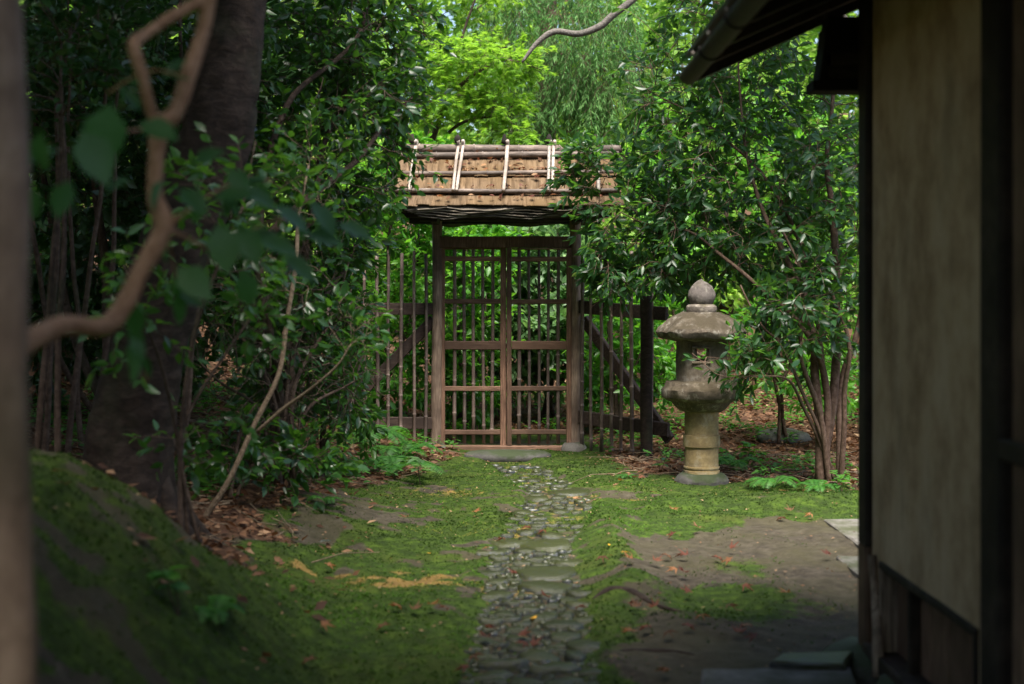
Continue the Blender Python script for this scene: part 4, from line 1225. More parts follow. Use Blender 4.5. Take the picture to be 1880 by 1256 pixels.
shrub('camellia_shrub', 'dark camellia thicket filling the gloom behind the big trunk', 210, 9.6,
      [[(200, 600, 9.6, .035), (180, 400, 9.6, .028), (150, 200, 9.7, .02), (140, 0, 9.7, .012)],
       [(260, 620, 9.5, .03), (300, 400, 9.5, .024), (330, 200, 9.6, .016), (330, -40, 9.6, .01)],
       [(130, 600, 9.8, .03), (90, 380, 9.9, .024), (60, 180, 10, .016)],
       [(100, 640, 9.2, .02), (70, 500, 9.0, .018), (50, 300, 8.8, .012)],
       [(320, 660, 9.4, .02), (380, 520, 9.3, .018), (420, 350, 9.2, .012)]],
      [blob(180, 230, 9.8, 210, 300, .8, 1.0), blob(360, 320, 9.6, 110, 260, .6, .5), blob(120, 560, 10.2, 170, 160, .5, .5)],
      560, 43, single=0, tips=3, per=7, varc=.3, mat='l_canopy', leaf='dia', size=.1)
shrub('broadleaf_shrub', 'low glossy shrub with arching stems over brown litter, left of the fence', 600, 10.3,
      [[(600, 720, 10.3, .02), (620, 600, 10.4, .015), (650, 500, 10.6, .01)],
       [(620, 740, 10.2, .018), (580, 640, 10.0, .014), (560, 540, 9.9, .009)],
       [(620, 760, 10.3, .016), (650, 700, 10.4, .012), (670, 620, 10.6, .008)]],
      [blob(600, 610, 10.4, 75, 110, .6, 1), blob(560, 720, 10.0, 100, 70, .5, .6), blob(660, 760, 10.6, 50, 35, .3, .25)],
      170, 45, single=120, per=6, varc=.5)
shrub('broadleaf_shrub', 'sparse low shrub with bluish sheen leaves beside the sapling foot', 430, 8.3,
      [[(430, 860, 8.3, .012), (440, 800, 8.3, .009), (470, 740, 8.3, .006)], [(420, 870, 8.3, .01), (380, 830, 8.2, .008), (360, 790, 8.2, .005)], [(450, 880, 8.4, .01), (510, 850, 8.5, .008), (560, 820, 8.6, .005)]],
      [blob(430, 830, 8.3, 90, 70, .35, 1), blob(560, 840, 8.7, 80, 50, .3, .6)], 60, 47, single=150, per=5, varc=.35, tw=.16)
shrub('camellia_shrub', 'deepest dark evergreen mass between big trunk and left edge', 230, 12.2,
      [[(200, 600, 12.2, .05), (180, 300, 12.2, .035), (160, 0, 12.2, .015)], [(330, 600, 12.2, .05), (380, 300, 12.3, .035), (420, 0, 12.4, .015)], [(100, 600, 12.2, .04), (40, 300, 12.2, .02)]],
      [blob(230, 120, 12.4, 300, 330, .7, 1.0), blob(250, 560, 12.2, 300, 190, .6, .8), blob(480, 40, 12.6, 200, 240, .6, .6), blob(200, 740, 11.4, 220, 70, .5, .3), ((-3.6, 12.2, 5.6), (1.9, 2.0, .8), 1.3), ((-2.4, 10.4, 5.0), (1.0, 1.2, .6), .4)],  # last two volumes hang out of view, added to darken the left
      760, 44, single=0, tips=4, per=8, varc=.35, mat='l_canopy', leaf='dia', size=.16, tw=.35)
shrub('bare_shrub', 'tangle of thin bare brown twigs above the litter between big trunk and fence', 520, 9.0,
      [[(540, 720, 9.0, .016), (600, 600, 9.1, .01), (640, 480, 9.2, .005)], [(500, 720, 9.0, .016), (430, 600, 9.0, .01), (400, 480, 9.0, .006)], [(530, 700, 9.0, .014), (520, 560, 9.1, .01), (560, 430, 9.2, .005)], [(560, 760, 9.0, .012), (650, 700, 9.3, .007)], [(480, 760, 8.9, .012), (400, 700, 8.8, .008), (340, 640, 8.7, .005)]],
      [blob(500, 620, 9.0, 170, 150, .7, 1.0), blob(620, 700, 9.4, 100, 80, .5, .4)], 190, 46, size=.06, per=1, tips=2, tw=.3, varc=.4, minr=.003, wig=.25)
shrub('glossy_sapling', 'slender sapling with shiny bluish leaves in front of the big trunk', 330, 5.9,
      [[(335, 800, 5.9, .012), (350, 640, 5.9, .01), (390, 500, 5.9, .008), (440, 380, 6.0, .005), (470, 250, 6.1, .003)], [(330, 820, 5.9, .01), (300, 680, 5.8, .008), (260, 560, 5.7, .005), (230, 480, 5.7, .003)], [(335, 800, 5.9, .008), (420, 640, 6.0, .006), (480, 560, 6.1, .003)]],
      [blob(430, 380, 6.0, 90, 130, .4, 1), blob(270, 580, 5.7, 60, 110, .3, .5), blob(460, 560, 6.1, 60, 60, .3, .4), blob(380, 800, 6.2, 70, 60, .3, .25)], 85, 48, size=.075, per=5, tips=2, tw=.2, varc=.4, single=150)
# thin straight stems in the dark on the far left
for i, (px, d, lean, h) in enumerate(((80, 7.4, 30, 600), (120, 7.8, 70, 620), (105, 6.9, 10, 500), (175, 7.9, 40, 640), (60, 7.0, 50, 560), (330, 8.2, 60, 540), (150, 8.6, -20, 640))):
    b = onground(px, d, -.04)
    rows = [(*b, .02), (*P(px + lean * .3, 700, d), .018), (*P(px + lean * .7, 480, d), .015), (*P(px + lean, 250, d), .011), (*P(px + lean * 1.2, 700 - h * 1.1, d), .006)]
    plant('thin_tree', ['straight dark stem closest to the pale near trunk, left edge', 'leaning thin dark stem among the left edge stems', 'short thin dark stem on the bank at the left edge', 'thin dark stem just left of the big trunk', 'outermost thin dark stem at the left edge', 'thin dark stem just right of the big trunk', 'thin dark stem set back behind the left edge stems'][i], 'tree', b, [rows],
          [(np.array(rows[-1][:3]), np.array([.35, .35, .4]), 1.0)], 16, 'ellip', .085, M['l_canopy'], M['twig'], 60 + i, 3, 6, .18, group='thin stems on the dark bank')

# right-hand shrubs
RS = [[(1500, 700, 10.9, 0.0340), (1490, 600, 10.9, 0.0286), (1450, 480, 10.9, 0.0231), (1400, 380, 11.0, 0.0163), (1370, 250, 11.1, 0.0109), (1360, 60, 11.1, 0.0068)],
      [(1535, 700, 11.0, 0.0354), (1535, 560, 11.0, 0.0313), (1530, 400, 11.0, 0.0258), (1520, 250, 11.0, 0.0177), (1540, 80, 11.0, 0.0109), (1560, -150, 11.0, 0.0068)],
      [(1520, 720, 10.9, 0.0272), (1490, 620, 10.8, 0.0231), (1410, 535, 10.9, 0.0177), (1330, 470, 11.1, 0.0136), (1240, 420, 11.4, 0.0088), (1140, 390, 11.7, 0.0048)],
      [(1545, 720, 11.1, 0.0272), (1570, 620, 11.1, 0.0218), (1590, 500, 11.2, 0.0150), (1600, 300, 11.2, 0.0082)],
      [(1480, 760, 10.8, 0.0136), (1450, 700, 10.6, 0.0095), (1400, 690, 10.5, 0.0068), (1320, 690, 10.35, 0.0041), (1270, 650, 10.3, 0.0027)],
      [(1510, 640, 10.95, 0.0170), (1440, 380, 11.1, 0.0136), (1300, 230, 11.4, 0.0095), (1180, 160, 11.8, 0.0054)],
      [(1500, 740, 10.8, .02), (1470, 640, 10.7, .016), (1480, 520, 10.7, .012), (1440, 420, 10.8, .008)], [(1550, 740, 10.8, .02), (1560, 640, 10.7, .016), (1530, 540, 10.7, .012)],
      [(1490, 760, 10.8, .014), (1440, 640, 10.8, .012), (1400, 600, 10.7, .009), (1360, 520, 10.8, .006)]]
shrub('lance_leaf_shrub', 'large many-stemmed glossy evergreen shrub behind the lantern, drooping over the gate roof', 1520, 10.9, RS,
      [blob(1400, 300, 11.4, 190, 250, .8, 1.0), blob(1180, 380, 11.75, 105, 120, .3, .36), blob(1250, 450, 11.5, 110, 100, .4, .3), blob(1500, 420, 11.0, 100, 220, .7, .6), blob(1290, 150, 11.6, 150, 180, .7, .6),
       blob(1460, 590, 10.8, 110, 90, .5, .4), blob(1350, 660, 10.5, 70, 45, .2, .12), blob(1420, -120, 11.2, 220, 180, .9, .6), blob(1085, 310, 11.85, 60, 60, .2, .14), blob(1120, 500, 11.8, 50, 50, .25, .14)],
      850, 51, 'lance', .1, 'l_right', 'twig_red', single=300, tips=3, per=7, minr=.0032, brs=.014, wig=.12, up=.12, droop=.2, varc=.45, flat=.4)
shrub('lance_leaf_shrub', 'second evergreen shrub seen through gaps behind the lantern, brighter leaves', 1400, 16.4,
      [[(1390, 580, 16.4, .04), (1350, 440, 16.4, .03), (1300, 280, 16.4, .018)], [(1430, 580, 16.4, .04), (1480, 420, 16.4, .03), (1500, 230, 16.4, .016)], [(1260, 640, 16.2, .02), (1230, 540, 16.2, .015), (1200, 420, 16.2, .01)]],
      [blob(1380, 330, 16.6, 230, 200, .7, 1), blob(1220, 540, 16.2, 60, 110, .5, .4), blob(1500, 540, 16.5, 110, 110, .5, .3)],
      300, 53, 'lance', .13, 'l_bright', 'twig_red', per=7, varc=.7, flat=.1)
# shrubs beyond the gate
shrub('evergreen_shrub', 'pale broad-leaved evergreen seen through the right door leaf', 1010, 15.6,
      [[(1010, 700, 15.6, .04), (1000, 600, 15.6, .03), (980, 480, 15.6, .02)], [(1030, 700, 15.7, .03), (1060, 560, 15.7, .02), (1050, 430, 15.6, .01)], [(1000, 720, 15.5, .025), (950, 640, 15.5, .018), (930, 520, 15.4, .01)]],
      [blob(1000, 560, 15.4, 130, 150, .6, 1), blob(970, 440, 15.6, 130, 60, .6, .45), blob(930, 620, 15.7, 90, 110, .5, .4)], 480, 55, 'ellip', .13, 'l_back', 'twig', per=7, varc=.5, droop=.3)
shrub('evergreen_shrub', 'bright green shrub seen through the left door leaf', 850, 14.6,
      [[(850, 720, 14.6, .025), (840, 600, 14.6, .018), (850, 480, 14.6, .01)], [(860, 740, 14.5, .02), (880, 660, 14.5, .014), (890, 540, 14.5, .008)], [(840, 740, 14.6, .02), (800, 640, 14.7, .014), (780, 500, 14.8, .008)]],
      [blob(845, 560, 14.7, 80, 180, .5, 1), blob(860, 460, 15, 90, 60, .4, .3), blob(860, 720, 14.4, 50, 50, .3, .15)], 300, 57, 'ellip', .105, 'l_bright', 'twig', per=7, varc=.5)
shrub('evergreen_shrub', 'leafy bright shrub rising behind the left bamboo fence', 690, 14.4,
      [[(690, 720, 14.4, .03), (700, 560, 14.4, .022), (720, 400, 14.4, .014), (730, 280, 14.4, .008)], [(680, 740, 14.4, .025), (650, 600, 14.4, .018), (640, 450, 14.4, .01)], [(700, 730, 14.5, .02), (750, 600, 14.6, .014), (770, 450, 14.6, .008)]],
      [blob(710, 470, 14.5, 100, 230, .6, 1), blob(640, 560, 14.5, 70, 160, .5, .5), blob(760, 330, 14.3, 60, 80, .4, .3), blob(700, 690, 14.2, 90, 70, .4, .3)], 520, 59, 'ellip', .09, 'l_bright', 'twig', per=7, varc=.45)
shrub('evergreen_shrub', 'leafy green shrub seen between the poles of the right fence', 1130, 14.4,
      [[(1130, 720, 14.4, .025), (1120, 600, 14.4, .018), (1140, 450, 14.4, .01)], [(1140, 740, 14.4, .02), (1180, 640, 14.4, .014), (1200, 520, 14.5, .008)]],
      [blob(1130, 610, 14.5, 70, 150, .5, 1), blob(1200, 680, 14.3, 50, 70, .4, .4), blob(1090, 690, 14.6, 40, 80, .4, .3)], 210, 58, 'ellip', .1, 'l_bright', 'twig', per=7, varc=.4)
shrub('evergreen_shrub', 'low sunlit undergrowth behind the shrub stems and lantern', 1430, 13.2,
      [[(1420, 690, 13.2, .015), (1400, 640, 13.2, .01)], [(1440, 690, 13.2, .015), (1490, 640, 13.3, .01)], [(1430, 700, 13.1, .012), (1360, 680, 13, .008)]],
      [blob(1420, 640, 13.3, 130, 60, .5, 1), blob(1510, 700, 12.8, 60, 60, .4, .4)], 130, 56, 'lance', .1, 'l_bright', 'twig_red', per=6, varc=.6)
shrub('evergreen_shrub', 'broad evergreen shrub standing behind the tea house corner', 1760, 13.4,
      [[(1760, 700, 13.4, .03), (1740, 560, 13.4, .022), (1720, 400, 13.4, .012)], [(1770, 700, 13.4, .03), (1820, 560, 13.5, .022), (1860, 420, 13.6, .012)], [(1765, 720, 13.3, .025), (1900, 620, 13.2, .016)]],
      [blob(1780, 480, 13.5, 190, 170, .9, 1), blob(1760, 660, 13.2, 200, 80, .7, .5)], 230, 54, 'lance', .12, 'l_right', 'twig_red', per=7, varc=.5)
# maple, cedar and the grey bough
mb0 = onground(760, 16.2)
plant('maple_tree', 'light green maple spreading flat sprays above the gate roof', 'tree', mb0,
      [[(*mb0, .06), (*P(760, 500, 16.2), .05), (*P(780, 300, 16.0), .04), (*P(830, 180, 15.7), .028), (*P(920, 110, 15.4), .014), (*P(1000, 130, 15.2), .006)],
       [(*P(780, 300, 16.0), .03), (*P(840, 230, 15.5), .02), (*P(930, 210, 15.2), .008)], [(*P(830, 180, 15.7), .02), (*P(850, 60, 15.7), .015), (*P(900, -80, 15.7), .008)]],
      [blob(890, 110, 15.3, 110, 35, .6, 1), blob(860, 190, 15.3, 110, 35, .5, .8), blob(800, 130, 15.8, 80, 90, .6, .6), blob(920, 240, 15.2, 70, 22, .4, .3), blob(890, -60, 15.7, 120, 60, .6, .4)],
      330, 'maple', .062, M['l_maple'], M['twig'], 71, 4, 7, .26, up=.0, droop=.1, flat=1.6, varc=.5, outw=.3)
cb = onground(1000, 18.5)
plant('cedar_tree', 'cedar with red-brown trunk and hanging needle sprays behind the gate', 'tree', cb,
      [[(*(cb - [0, 0, .1]), .19), (*P(1000, 300, 18.5), .15), (*P(1003, 120, 18.5), .13), (*P(1005, -100, 18.5), .11), (*P(1005, -400, 18.5), .06)]] +
      [[(*P(1003, y0, 18.5), .035), (*P(1003 + s * 60, y0 - 10, 18.1), .022), (*P(1003 + s * 130, y0 + 35, 17.7), .01)] for y0, s in ((-40, 1), (40, 1), (110, 1), (-20, -1), (90, -1), (-150, 1), (-160, -1))],
      [blob(1080, 60, 17.7, 100, 130, .6, 1), blob(1120, 150, 17.6, 80, 80, .5, .6), blob(940, 30, 17.9, 60, 120, .5, .5), blob(960, 200, 18, 70, 60, .4, .4), blob(1010, -180, 18, 160, 130, .8, .5)],
      460, 'needle', .085, M['l_cedar'], M['twig_red'], 73, 3, 30, .5, up=-.2, droop=.9, flat=.1, varc=.55, outw=.2)
gb = onground(1640, 13.8)
plant('grey_limbed_tree', 'tree whose bare smooth grey bough crosses above the gate roof', 'tree', gb,
      [[(*(gb - [0, 0, .1]), .08), (*P(1635, 400, 13.8), .065), (*P(1580, 100, 13.7), .055), (*P(1430, -70, 13.6), .046), (*P(1270, -60, 13.5), .042)], [(*P(1450, -60, 13.6), .04), (*P(1330, -180, 13.5), .035), (*P(1230, -250, 13.5), .03)],
       [(*P(1240, -200, 13.5), .035), (2.2, 12.4, 4.6, .03), (2.7, 11.0, 4.7, .015)],
       [(*P(1270, -55, 13.5), .042), (*P(1210, -40, 13.5), .037), (*P(1160, 2, 13.5), .035), (*P(1125, 28, 13.5), .034), (*P(1100, 50, 13.5), .034), (*P(1060, 64, 13.5), .033), (*P(1015, 60, 13.5), .031), (*P(985, 78, 13.5), .026), (*P(960, 110, 13.5), .012)]],
      [blob(1260, -260, 13.5, 160, 110, .8, .3), ((2.6, 10.2, 4.7), (1.0, 1.3, .45), 1.2)], 230, 'ellip', .13, M['l_right'], M['greybark'], 75, 3, 7, .22)  # second volume is unseen crown, brought forward to shade the right shrub

# far trees that close the view
FT = [(-9.5, 22, 'far broadleaf tree beyond the dark bank, outermost to the left', 4), (-6.3, 20.5, 'far broadleaf tree second from the left behind the camellias', 4), (-3.6, 22, 'far yellow-green tree left of the gate, behind the fence shrub', 4.5), (-1.3, 24.5, 'far broadleaf tree straight behind the left half of the gate', 6.2),
      (1.2, 26, 'far broadleaf tree behind the cedar trunk', 6.5), (3.3, 21.5, 'far bright tree in the gaps above the stone lantern', 4.5), (6.0, 20.5, 'far broadleaf tree behind the right shrubs near the house corner', 4.2), (9.2, 22, 'far broadleaf tree hidden mostly by the house', 4.5),
      (-5.0, 27.5, 'tall far tree filling the gap above the camellias', 8), (.2, 29, 'tallest far tree filling the gap above the gate', 8.5), (4.2, 27.5, 'tall far tree filling the gap beside the eave', 8)]
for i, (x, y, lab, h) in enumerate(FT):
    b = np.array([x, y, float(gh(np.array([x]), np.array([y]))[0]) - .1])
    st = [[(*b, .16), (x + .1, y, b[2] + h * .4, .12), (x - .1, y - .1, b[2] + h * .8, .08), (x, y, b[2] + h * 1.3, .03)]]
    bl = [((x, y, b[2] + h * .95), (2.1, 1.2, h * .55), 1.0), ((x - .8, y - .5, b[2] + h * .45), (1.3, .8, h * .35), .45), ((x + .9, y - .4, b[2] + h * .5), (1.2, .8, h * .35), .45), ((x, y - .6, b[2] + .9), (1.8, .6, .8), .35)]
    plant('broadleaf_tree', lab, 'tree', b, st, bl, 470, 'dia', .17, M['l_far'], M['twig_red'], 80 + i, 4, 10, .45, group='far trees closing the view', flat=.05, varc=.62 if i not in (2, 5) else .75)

# ------------------------------------------------------------------ ferns and small plants
def fern(name, label, px, py, d, L, n, seed, spread=1.0, lean=(0, 0), z=None):
    x = (px - VPX) / F * d
    b = np.array([x, d, float(gh(np.array([x]), np.array([d]))[0])])
    root = thing(name, label, 'fern', b, 'ferns at the edge of the moss')
    rg = np.random.default_rng(seed)
    for k in range(n):
        a = 2 * np.pi * k / n + rg.uniform(-.4, .4)
        out = np.array([math.cos(a), math.sin(a), 0]) + np.array([*lean, 0])
        l = L * rg.uniform(.7, 1.1)
        t = np.linspace(0, 1, 15)[:, None]
        pts = b + out * l * spread * t * .8 + np.array([0, 0, 1.0]) * l * (1.05 * t - .95 * t ** 2)
        mbf = MB()
        v, f = tube(pts, np.linspace(.0035, .001, 15), 4, False); mbf.add(v, f, .3)
        tn = unit(np.gradient(pts, axis=0))
        j = np.linspace(2.2, 13.6, 30)
        base_ = np.stack([np.interp(j, np.arange(15), pts[:, q]) for q in range(3)], -1)
        tt = np.stack([np.interp(j, np.arange(15), tn[:, q]) for q in range(3)], -1)
        side = unit(np.cross(tt, [0, 0, 1]))
        nn = unit(np.cross(side, tt))
        sz = l * .24 * np.sin(np.clip((j - 1) / 13.5, 0, 1) * np.pi * .8 + .35)
        for s in (-1, 1):
            lv, lf, m = leaf_verts('frondlet', base_, side * s + tt * .45 + rg.normal(0, .06, side.shape) - nn * .12, nn, sz)
            mbf.add(lv, lf, np.repeat(np.clip(.5 + rg.normal(0, .15, len(j)), 0, 1), m))
        mbf.obj('frond', M['l_fern'], root)
    return root
fern('fern', 'bright fern beside the left gate post', 735, 0, 12.0, .42, 9, 1)
fern('fern', 'arching fern spilling onto the moss before the left fence', 720, 0, 11.2, .45, 8, 2, 1.1, (.3, -.3))
fern('fern', 'tall fern in front of the diagonal brace', 690, 0, 12.3, .6, 8, 3, .8)
fern('fern', 'shaded fern at the litter edge left of the arching fern', 620, 0, 10.6, .4, 7, 4)
fern('fern', 'small fern at the foot of the lantern, on its right', 1420, 0, 10.5, .28, 7, 5)
fern('fern', 'low fern under the shrub stems, right of the lantern', 1500, 0, 10.3, .25, 7, 6)
fern('fern', 'fresh green fern behind the lantern base', 1345, 0, 11.6, .38, 7, 7, .8)
fern('fern', 'tiny pale fern sprig alone in the moss before the right fence', 1148, 0, 10.95, .1, 6, 8)
fern('fern', 'blurred fern on the near mossy bank', 385, 0, 4.9, .24, 8, 9, .8)
fern('fern', 'small fern on the moss near the sapling foot', 600, 0, 8.8, .16, 7, 10)

def herb(label, px, d, h, n, size, leaf, mat, seed, group='small plants on the ground'):
    x = (px - VPX) / F * d
    b = np.array([x, d, float(gh(np.array([x]), np.array([d]))[0])])
    root = thing('small_plant', label, 'plant', b, group)
    rg = np.random.default_rng(seed)
    ns = max(1, n // 6)
    stm = MB(); li_ = []
    for s in range(ns):
        top = b + [rg.normal(0, .05), rg.normal(0, .05), h * rg.uniform(.7, 1.1)]
        v, f = tube([b - [0, 0, .01], (b + top) / 2 + rg.normal(0, .01, 3), top], [.003, .0025, .0015], 4, False); stm.add(v, f)
        for k in range(n // ns):
            t = rg.uniform(.45, 1)
            a = rg.uniform(0, 6.28)
            li_.append((b + (top - b) * t, np.array([math.cos(a), math.sin(a), rg.uniform(-.2, .35)]), unit(np.array([0, 0, 1]) + rg.normal(0, .25, 3)), size * rg.uniform(.7, 1.1), round(float(np.clip(rg.normal(.5, .2), 0, 1)) * 5) / 5))
    stm.obj('stem', M['twig'], root)
    for (p, d_, n_, s, va) in li_:
        leaf_obj('leaf', leaf, M[mat], va, p, d_, n_, s, root)
herb('whorled seedling between the fence post and the lantern', 1212, 11.2, .14, 12, .09, 'ellip', 'l_right', 1)
herb('drooping pale-leaved plant at the moss edge by the left gate post', 772, 10.7, .2, 14, .14, 'lance', 'l_back', 2)
herb('low green plant right of the lantern base', 1395, 10.9, .12, 18, .07, 'broad', 'l_fern', 3)
herb('low leafy plant under the shrub near the house corner', 1545, 10.2, .12, 18, .07, 'broad', 'l_fern', 4)
herb('green weeds behind the lantern shaft', 1370, 12.0, .2, 24, .08, 'broad', 'l_bright', 5)
herb('tuft of leaves just inside the gate, left door', 840, 13.7, .25, 24, .1, 'broad', 'l_bright', 6)
herb('tuft of leaves just inside the gate, right door', 1010, 13.8, .16, 18, .08, 'broad', 'l_bright', 7)
herb('shady plant in the litter left of the ferns', 560, 9.9, .25, 20, .09, 'ellip', 'l_left', 8)
herb('blurred seedling on the near bank beside the fern', 330, 4.6, .16, 12, .07, 'broad', 'l_fern', 9)
herb('leafy seedling under the big trunk', 340, 7.8, .2, 14, .08, 'ellip', 'l_left', 10)

# ------------------------------------------------------------------ litter, twigs, fallen leaves
rg = np.random.default_rng(17)
X, Y = scatter(60000, -4.5, 5, 4.6, 18, rg)
mo, li, dr = masks(X, Y)
XB, YB = scatter(16000, 2.5, 8.5, 9.5, 18, rg, False)
X = np.concatenate([X, XB]); Y = np.concatenate([Y, YB]); mo, li, dr = masks(X, Y)
k = rg.uniform(0, 1, len(X)) < np.maximum(li * .85, .05 * (X < -.75))
X, Y = X[k], Y[k]; n = len(X)
p = np.stack([X, Y, gh(X, Y) + rg.uniform(.002, .03, n)], -1)
aa = rg.uniform(0, 6.28, n)
lv, lf, m = leaf_verts('dia', p, np.stack([np.cos(aa), np.sin(aa), rg.normal(0, .3, n)], -1), unit(np.array([0, 0, 1]) + rg.normal(0, .45, (n, 3))), rg.uniform(.03, .085, n))
lt = MB().add(lv, lf, np.repeat(np.clip(rg.normal(.42, .25, n), 0, 1), m)).obj('leaf_litter', M['l_dry'])
lt['kind'] = 'stuff'; tag(lt, 'brown dry leaf litter under the shrubs and behind the lantern', 'leaf litter')
X, Y = scatter(2600, -3.5, 3.2, 6.8, 12.5, rg)
mo, li, dr = masks(X, Y); k = rg.uniform(0, 1, len(X)) < li * .8
tw = MB()
for x, y in zip(X[k], Y[k]):
    a = rg.uniform(0, 6.28); L = rg.uniform(.06, .4)
    q = np.array([[x, y], [x + math.cos(a) * L / 2 + rg.normal(0, .02), y + math.sin(a) * L / 2], [x + math.cos(a) * L, y + math.sin(a) * L]])
    z = gh(q[:, 0], q[:, 1]) + .012 + rg.uniform(0, .05, 3)
    v, f = tube(np.c_[q, z], [.004, .003, .0015], 4, False); tw.add(v, f)
tw = tw.obj('twig_litter', M['paletwig']); tw['kind'] = 'stuff'; tag(tw, 'fine dead twigs strewn over the brown litter', 'twigs')
# crumbs of leaf on the moss
X, Y = scatter(2600, -2.5, 2.6, 4.2, 12.8, rg)
n = len(X); p = np.stack([X, Y, gh(X, Y) + .016], -1); aa = rg.uniform(0, 6.28, n)
lv, lf, m = leaf_verts('dia', p, np.stack([np.cos(aa), np.sin(aa), rg.normal(0, .2, n)], -1), unit(np.array([0, 0, 1]) + rg.normal(0, .3, (n, 3))), rg.uniform(.008, .026, n))
cr = MB().add(lv, lf, np.repeat(np.clip(rg.normal(.7, .25, n), 0, 1), m)).obj('leaf_crumbs', M['l_dry'])
cr['kind'] = 'stuff'; tag(cr, 'tiny pale leaf crumbs sprinkled over moss and path', 'leaf crumbs')

def fallen(px, py, s, mat, label, kind='curled', var=.5, sd=0):
    # find the spot of ground that this leaf lies on
    d = CH * F / (py - VPY)
    for _ in range(6):
        x = (px - VPX) / F * d
        z = float(gh(np.array([x]), np.array([d]))[0]); d = (CH - z) * F / (py - VPY)
    x = (px - VPX) / F * d
    rg = random.Random(sd * 13 + px)
    a = rg.uniform(0, 6.28)
    o = leaf_obj('fallen_leaf', kind, M[mat], var, np.array([x, d, z + .02 + (.02 if kind == 'curled' else 0)]), np.array([math.cos(a), math.sin(a), rg.uniform(-.1, .25)]), np.array([rg.uniform(-.5, .5), rg.uniform(-.5, .5), 1.0 if rg.random() < .6 else -1.0]), s)
    tag(o, label, 'leaf', 'fallen leaves')
fallen(973, 1143, .055, 'l_yellow', 'bright yellow leaf lying on the near cobbles of the path', 'ellip', .5)
fallen(1140, 1020, .05, 'l_yellow', 'yellow-orange maple leaf on the moss right of the path', 'maple', .2)
fallen(1118, 1008, .03, 'l_yellow', 'small yellow leaf beside the yellow-orange maple leaf', 'ellip', .8)
fallen(585, 1002, .075, 'l_silver', 'pale silvery-blue leaf on the moss left of the path', 'ellip', .5)
fallen(610, 1012, .05, 'l_dry', 'dull tan leaf beside the silvery leaf', 'ellip', .8)
fallen(895, 1010, .04, 'l_orange', 'orange leaf by the large flat path stone', 'maple', .5)
fallen(1052, 920, .05, 'l_orange', 'pinkish leaf on the mossy part of the path', 'maple', .9)
fallen(792, 1022, .03, 'l_yellow', 'small yellow leaf on the moss above the dry patch', 'ellip', .4)
for i, (px, py) in enumerate(((730, 1128), (760, 1135), (590, 1163), (705, 1166), (790, 1125), (820, 1132), (600, 1050), (748, 960), (870, 950), (568, 1232))):
    fallen(px, py, .055, 'l_dry' if i % 2 else 'l_orange', ('curled orange-brown leaf on the moss left of the path' if i % 2 == 0 else 'dull brown curled leaf on the moss left of the path') + (', beyond the dry patch' if py < 1070 else ', nearer than the dry patch'), 'curled', .4, i)
for i, (px, py) in enumerate(((890, 1165), (895, 1185), (955, 1180), (960, 1195), (975, 1200), (1005, 1110), (950, 1067), (1060, 1130), (925, 1000), (965, 980), (870, 1220), (860, 1242), (1000, 985))):
    fallen(px, py, .055, 'l_red', 'dark red curled maple leaf on the cobbled path, ' + ('by the large flat stones' if py < 1080 else 'among the small near cobbles' if py < 1190 else 'at the bottom edge'), 'curled', .4, i)
for i, (px, py) in enumerate(((1105, 1035), (1162, 1040), (1202, 1043), (1257, 1030), (1262, 1032), (1242, 1058), (1256, 1063), (1225, 1033), (1318, 1037), (1342, 1040), (1340, 1018), (1282, 980), (1237, 992), (1235, 945), (1365, 1088), (1338, 1125), (1268, 1100), (1447, 1103), (1155, 1122), (1170, 1130), (1202, 1130), (1288, 1145), (1260, 1165), (1372, 1165), (1388, 1185), (1160, 1175), (1190, 1167), (1226, 1176), (1435, 962), (1490, 955), (1525, 1030), (1452, 948), (1355, 1178), (1230, 1248))):
    fallen(px, py, .056, ('l_red', 'l_orange', 'l_red', 'l_dry')[i % 4], 'curled %s leaf %s before the house' % (('dark red', 'orange', 'dark red', 'brown')[i % 4], 'near the moss berm' if py < 1000 else 'on the upper bare earth' if py < 1075 else 'beside the humped dark strip' if px < 1210 else 'on the lower bare earth'), 'curled', (.2, .4, .6)[i % 3], i)
rg2 = random.Random(4)
for i in range(26):
    px, py = rg2.uniform(1105, 1560), rg2.uniform(868, 912)
    if abs(px - 1288) < 60: continue
    fallen(int(px), int(py), .045, ('l_dry', 'l_red', 'l_orange')[i % 3], 'small fallen leaf on the shaded ground round the lantern foot', 'maple', .7, i)
# leaves caught on the bark roof
rg3 = random.Random(9)
for i in range(150):
    px = rg3.uniform(752, 1090); t = rg3.choice((.36, .39, .33, .74, .71, .2, .55, .96, .06))
    pt = roof_pt(px, t + rg3.uniform(-.05, .015), -1, .062)
    a = rg3.uniform(0, 6.28)
    o = leaf_obj('fallen_leaf', rg3.choice(('maple', 'curled', 'ellip')), M[rg3.choice(('l_red', 'l_dry', 'l_dry', 'l_orange'))], rg3.choice((.2, .4, .8)), pt, np.array([math.cos(a), math.sin(a) * .7, -math.sin(a) * .4]), np.array([rg3.uniform(-.6, .6), -.5 + rg3.uniform(-.5, .5), .8]), rg3.uniform(.035, .065))
    tag(o, 'dry leaf caught on the gate roof, ' + ('above the upper bamboo pole' if t < .45 else 'between the two bamboo poles' if t < .8 else 'on the eave below the lower pole'), 'leaf', 'dry leaves on the gate roof')

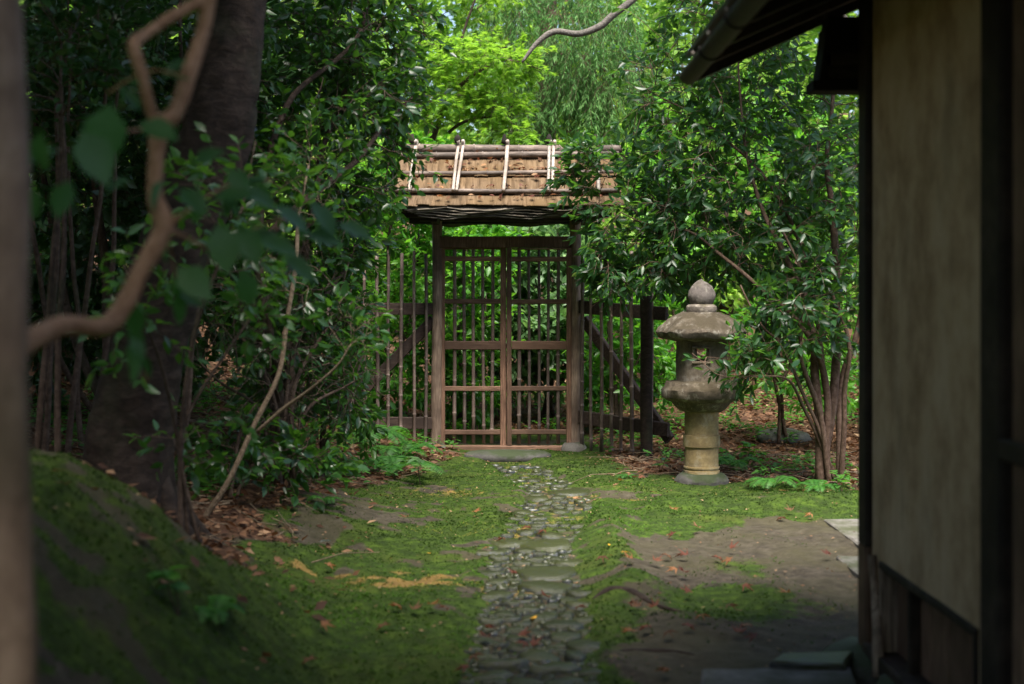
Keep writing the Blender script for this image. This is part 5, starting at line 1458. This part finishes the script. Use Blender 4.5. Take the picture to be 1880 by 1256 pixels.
# dark strips standing for shade under undercut earth edges, and a stone
def undercut_strip(label, rows, sd):
    c = []
    for px, py, r in rows:
        d = CH * F / (py - VPY); x = (px - VPX) / F * d
        c.append((x, d, float(gh(np.array([x]), np.array([d]))[0]) - r * .35, r))
    c = crom(c, 6)
    v, f = tube(c[:, :3], c[:, 3] * (1 + .12 * vnoise(c[:, :3] * 14, sd)), 9)
    tag(MB().add(v, f).obj('undercut_shade', M['trunk'], None, c[0, :3]), label, 'root', 'dark undercut edges beside the path')
undercut_strip('dark humped strip standing for the shaded undercut of the mossy edge right of the path', [(1088, 1100, .008), (1120, 1096, .02), (1160, 1100, .022), (1200, 1112, .014), (1250, 1122, .009), (1300, 1135, .004)], 1)
undercut_strip('lower dark strip standing for a shaded undercut near the bottom edge right of the path', [(1100, 1205, .006), (1150, 1195, .014), (1200, 1190, .016), (1245, 1192, .008), (1275, 1200, .004)], 2)
v, f = lathe([(.3, -.1), (.34, .05), (.3, .16), (.18, .23), (.04, .25)], 18, noise=.06, nsc=4, seed=77)
gp = onground(1440, 13.4)
tag(MB().add(v * [.8, .6, .45] + gp, f).obj('garden_rock', M['slab'], None, gp), 'pale bluish rock lying behind the lantern shrub', 'rock')

# ------------------------------------------------------------------ woodland added, mostly unseen, to block low sky light
rg = np.random.default_rng(91)
n = 30000
ang = rg.uniform(math.radians(112), math.radians(300), n)       # west, behind and south-east of the house
rad = rg.uniform(8.5, 12.5, n)
X = np.cos(ang) * rad * .85 - .2; Y = np.sin(ang) * rad * 1.15 + 4.5
Z = rg.uniform(.0, 1, n) ** .8 * (7.5 + 2.2 * np.sin(ang * 7) + 1.2 * np.sin(ang * 17))
k = (n2(X, Z, .7, 61) + n2(Y, Z, .9, 62) > -.75) & ~((X > -5.2) & (Y > 11))
p = np.stack([X, Y, gh(X, Y) + Z], -1)[k]; n = len(p)
aa = rg.uniform(0, 6.28, n)
wv, wf, m = leaf_verts('dia', p, np.stack([np.cos(aa), np.sin(aa), rg.normal(-.3, .4, n)], -1), unit(np.array([0, 0, .7]) + rg.normal(0, .6, (n, 3))), rg.uniform(.22, .42, n))
wd = MB().add(wv, wf, np.repeat(np.clip(rg.normal(.45, .2, n), 0, 1), m))
for i in range(26):
    a = math.radians(114 + i * 7.1); x, y = math.cos(a) * 9.0 - .2, math.sin(a) * 12 + 4.5
    z = float(gh(np.array([x]), np.array([y]))[0])
    v, f = tube([(x, y, z - .2), (x + .1, y, z + 2.5), (x - .1, y + .1, z + 5), (x, y, z + 8)], [.16, .13, .1, .04], 7, False); wd.add(v, f, 0.0)
wd = wd.obj('woodland', M['l_canopy']); wd['kind'] = 'stuff'
tag(wd, 'mostly unseen woodland mass added around the garden to block low sky light', 'woodland')

rg = np.random.default_rng(23)
X, Y = scatter(9000, -3.5, 4.5, 8.0, 17, rg)
mo, li, dr = masks(X, Y)
k = (rg.uniform(0, 1, len(X)) < li * .8 * (n2(X, Y, 1.6, 81) + .5 * n2(X, Y, 5, 82) > .0)) & (np.hypot(X - lx, Y - LD_) > .3)
X, Y = X[k], Y[k]
gc = MB()
for q in range(5):
    n = len(X); aa = rg.uniform(0, 6.28, n)
    p = np.stack([X + rg.normal(0, .01, n), Y + rg.normal(0, .01, n), gh(X, Y) + rg.uniform(.03, .12, n)], -1)
    lv, lf, m = leaf_verts('dia', p, np.stack([np.cos(aa), np.sin(aa), rg.normal(.1, .25, n)], -1), unit(np.array([0, 0, 1]) + rg.normal(0, .3, (n, 3))), rg.uniform(.035, .08, n))
    gc.add(lv, lf, np.repeat(np.clip(rg.normal(.5, .22, n), 0, 1), m))
gc = gc.obj('ground_cover', M['l_fern']); gc['kind'] = 'stuff'
tag(gc, 'low green seedlings spreading over the litter under the shrubs', 'ground cover')
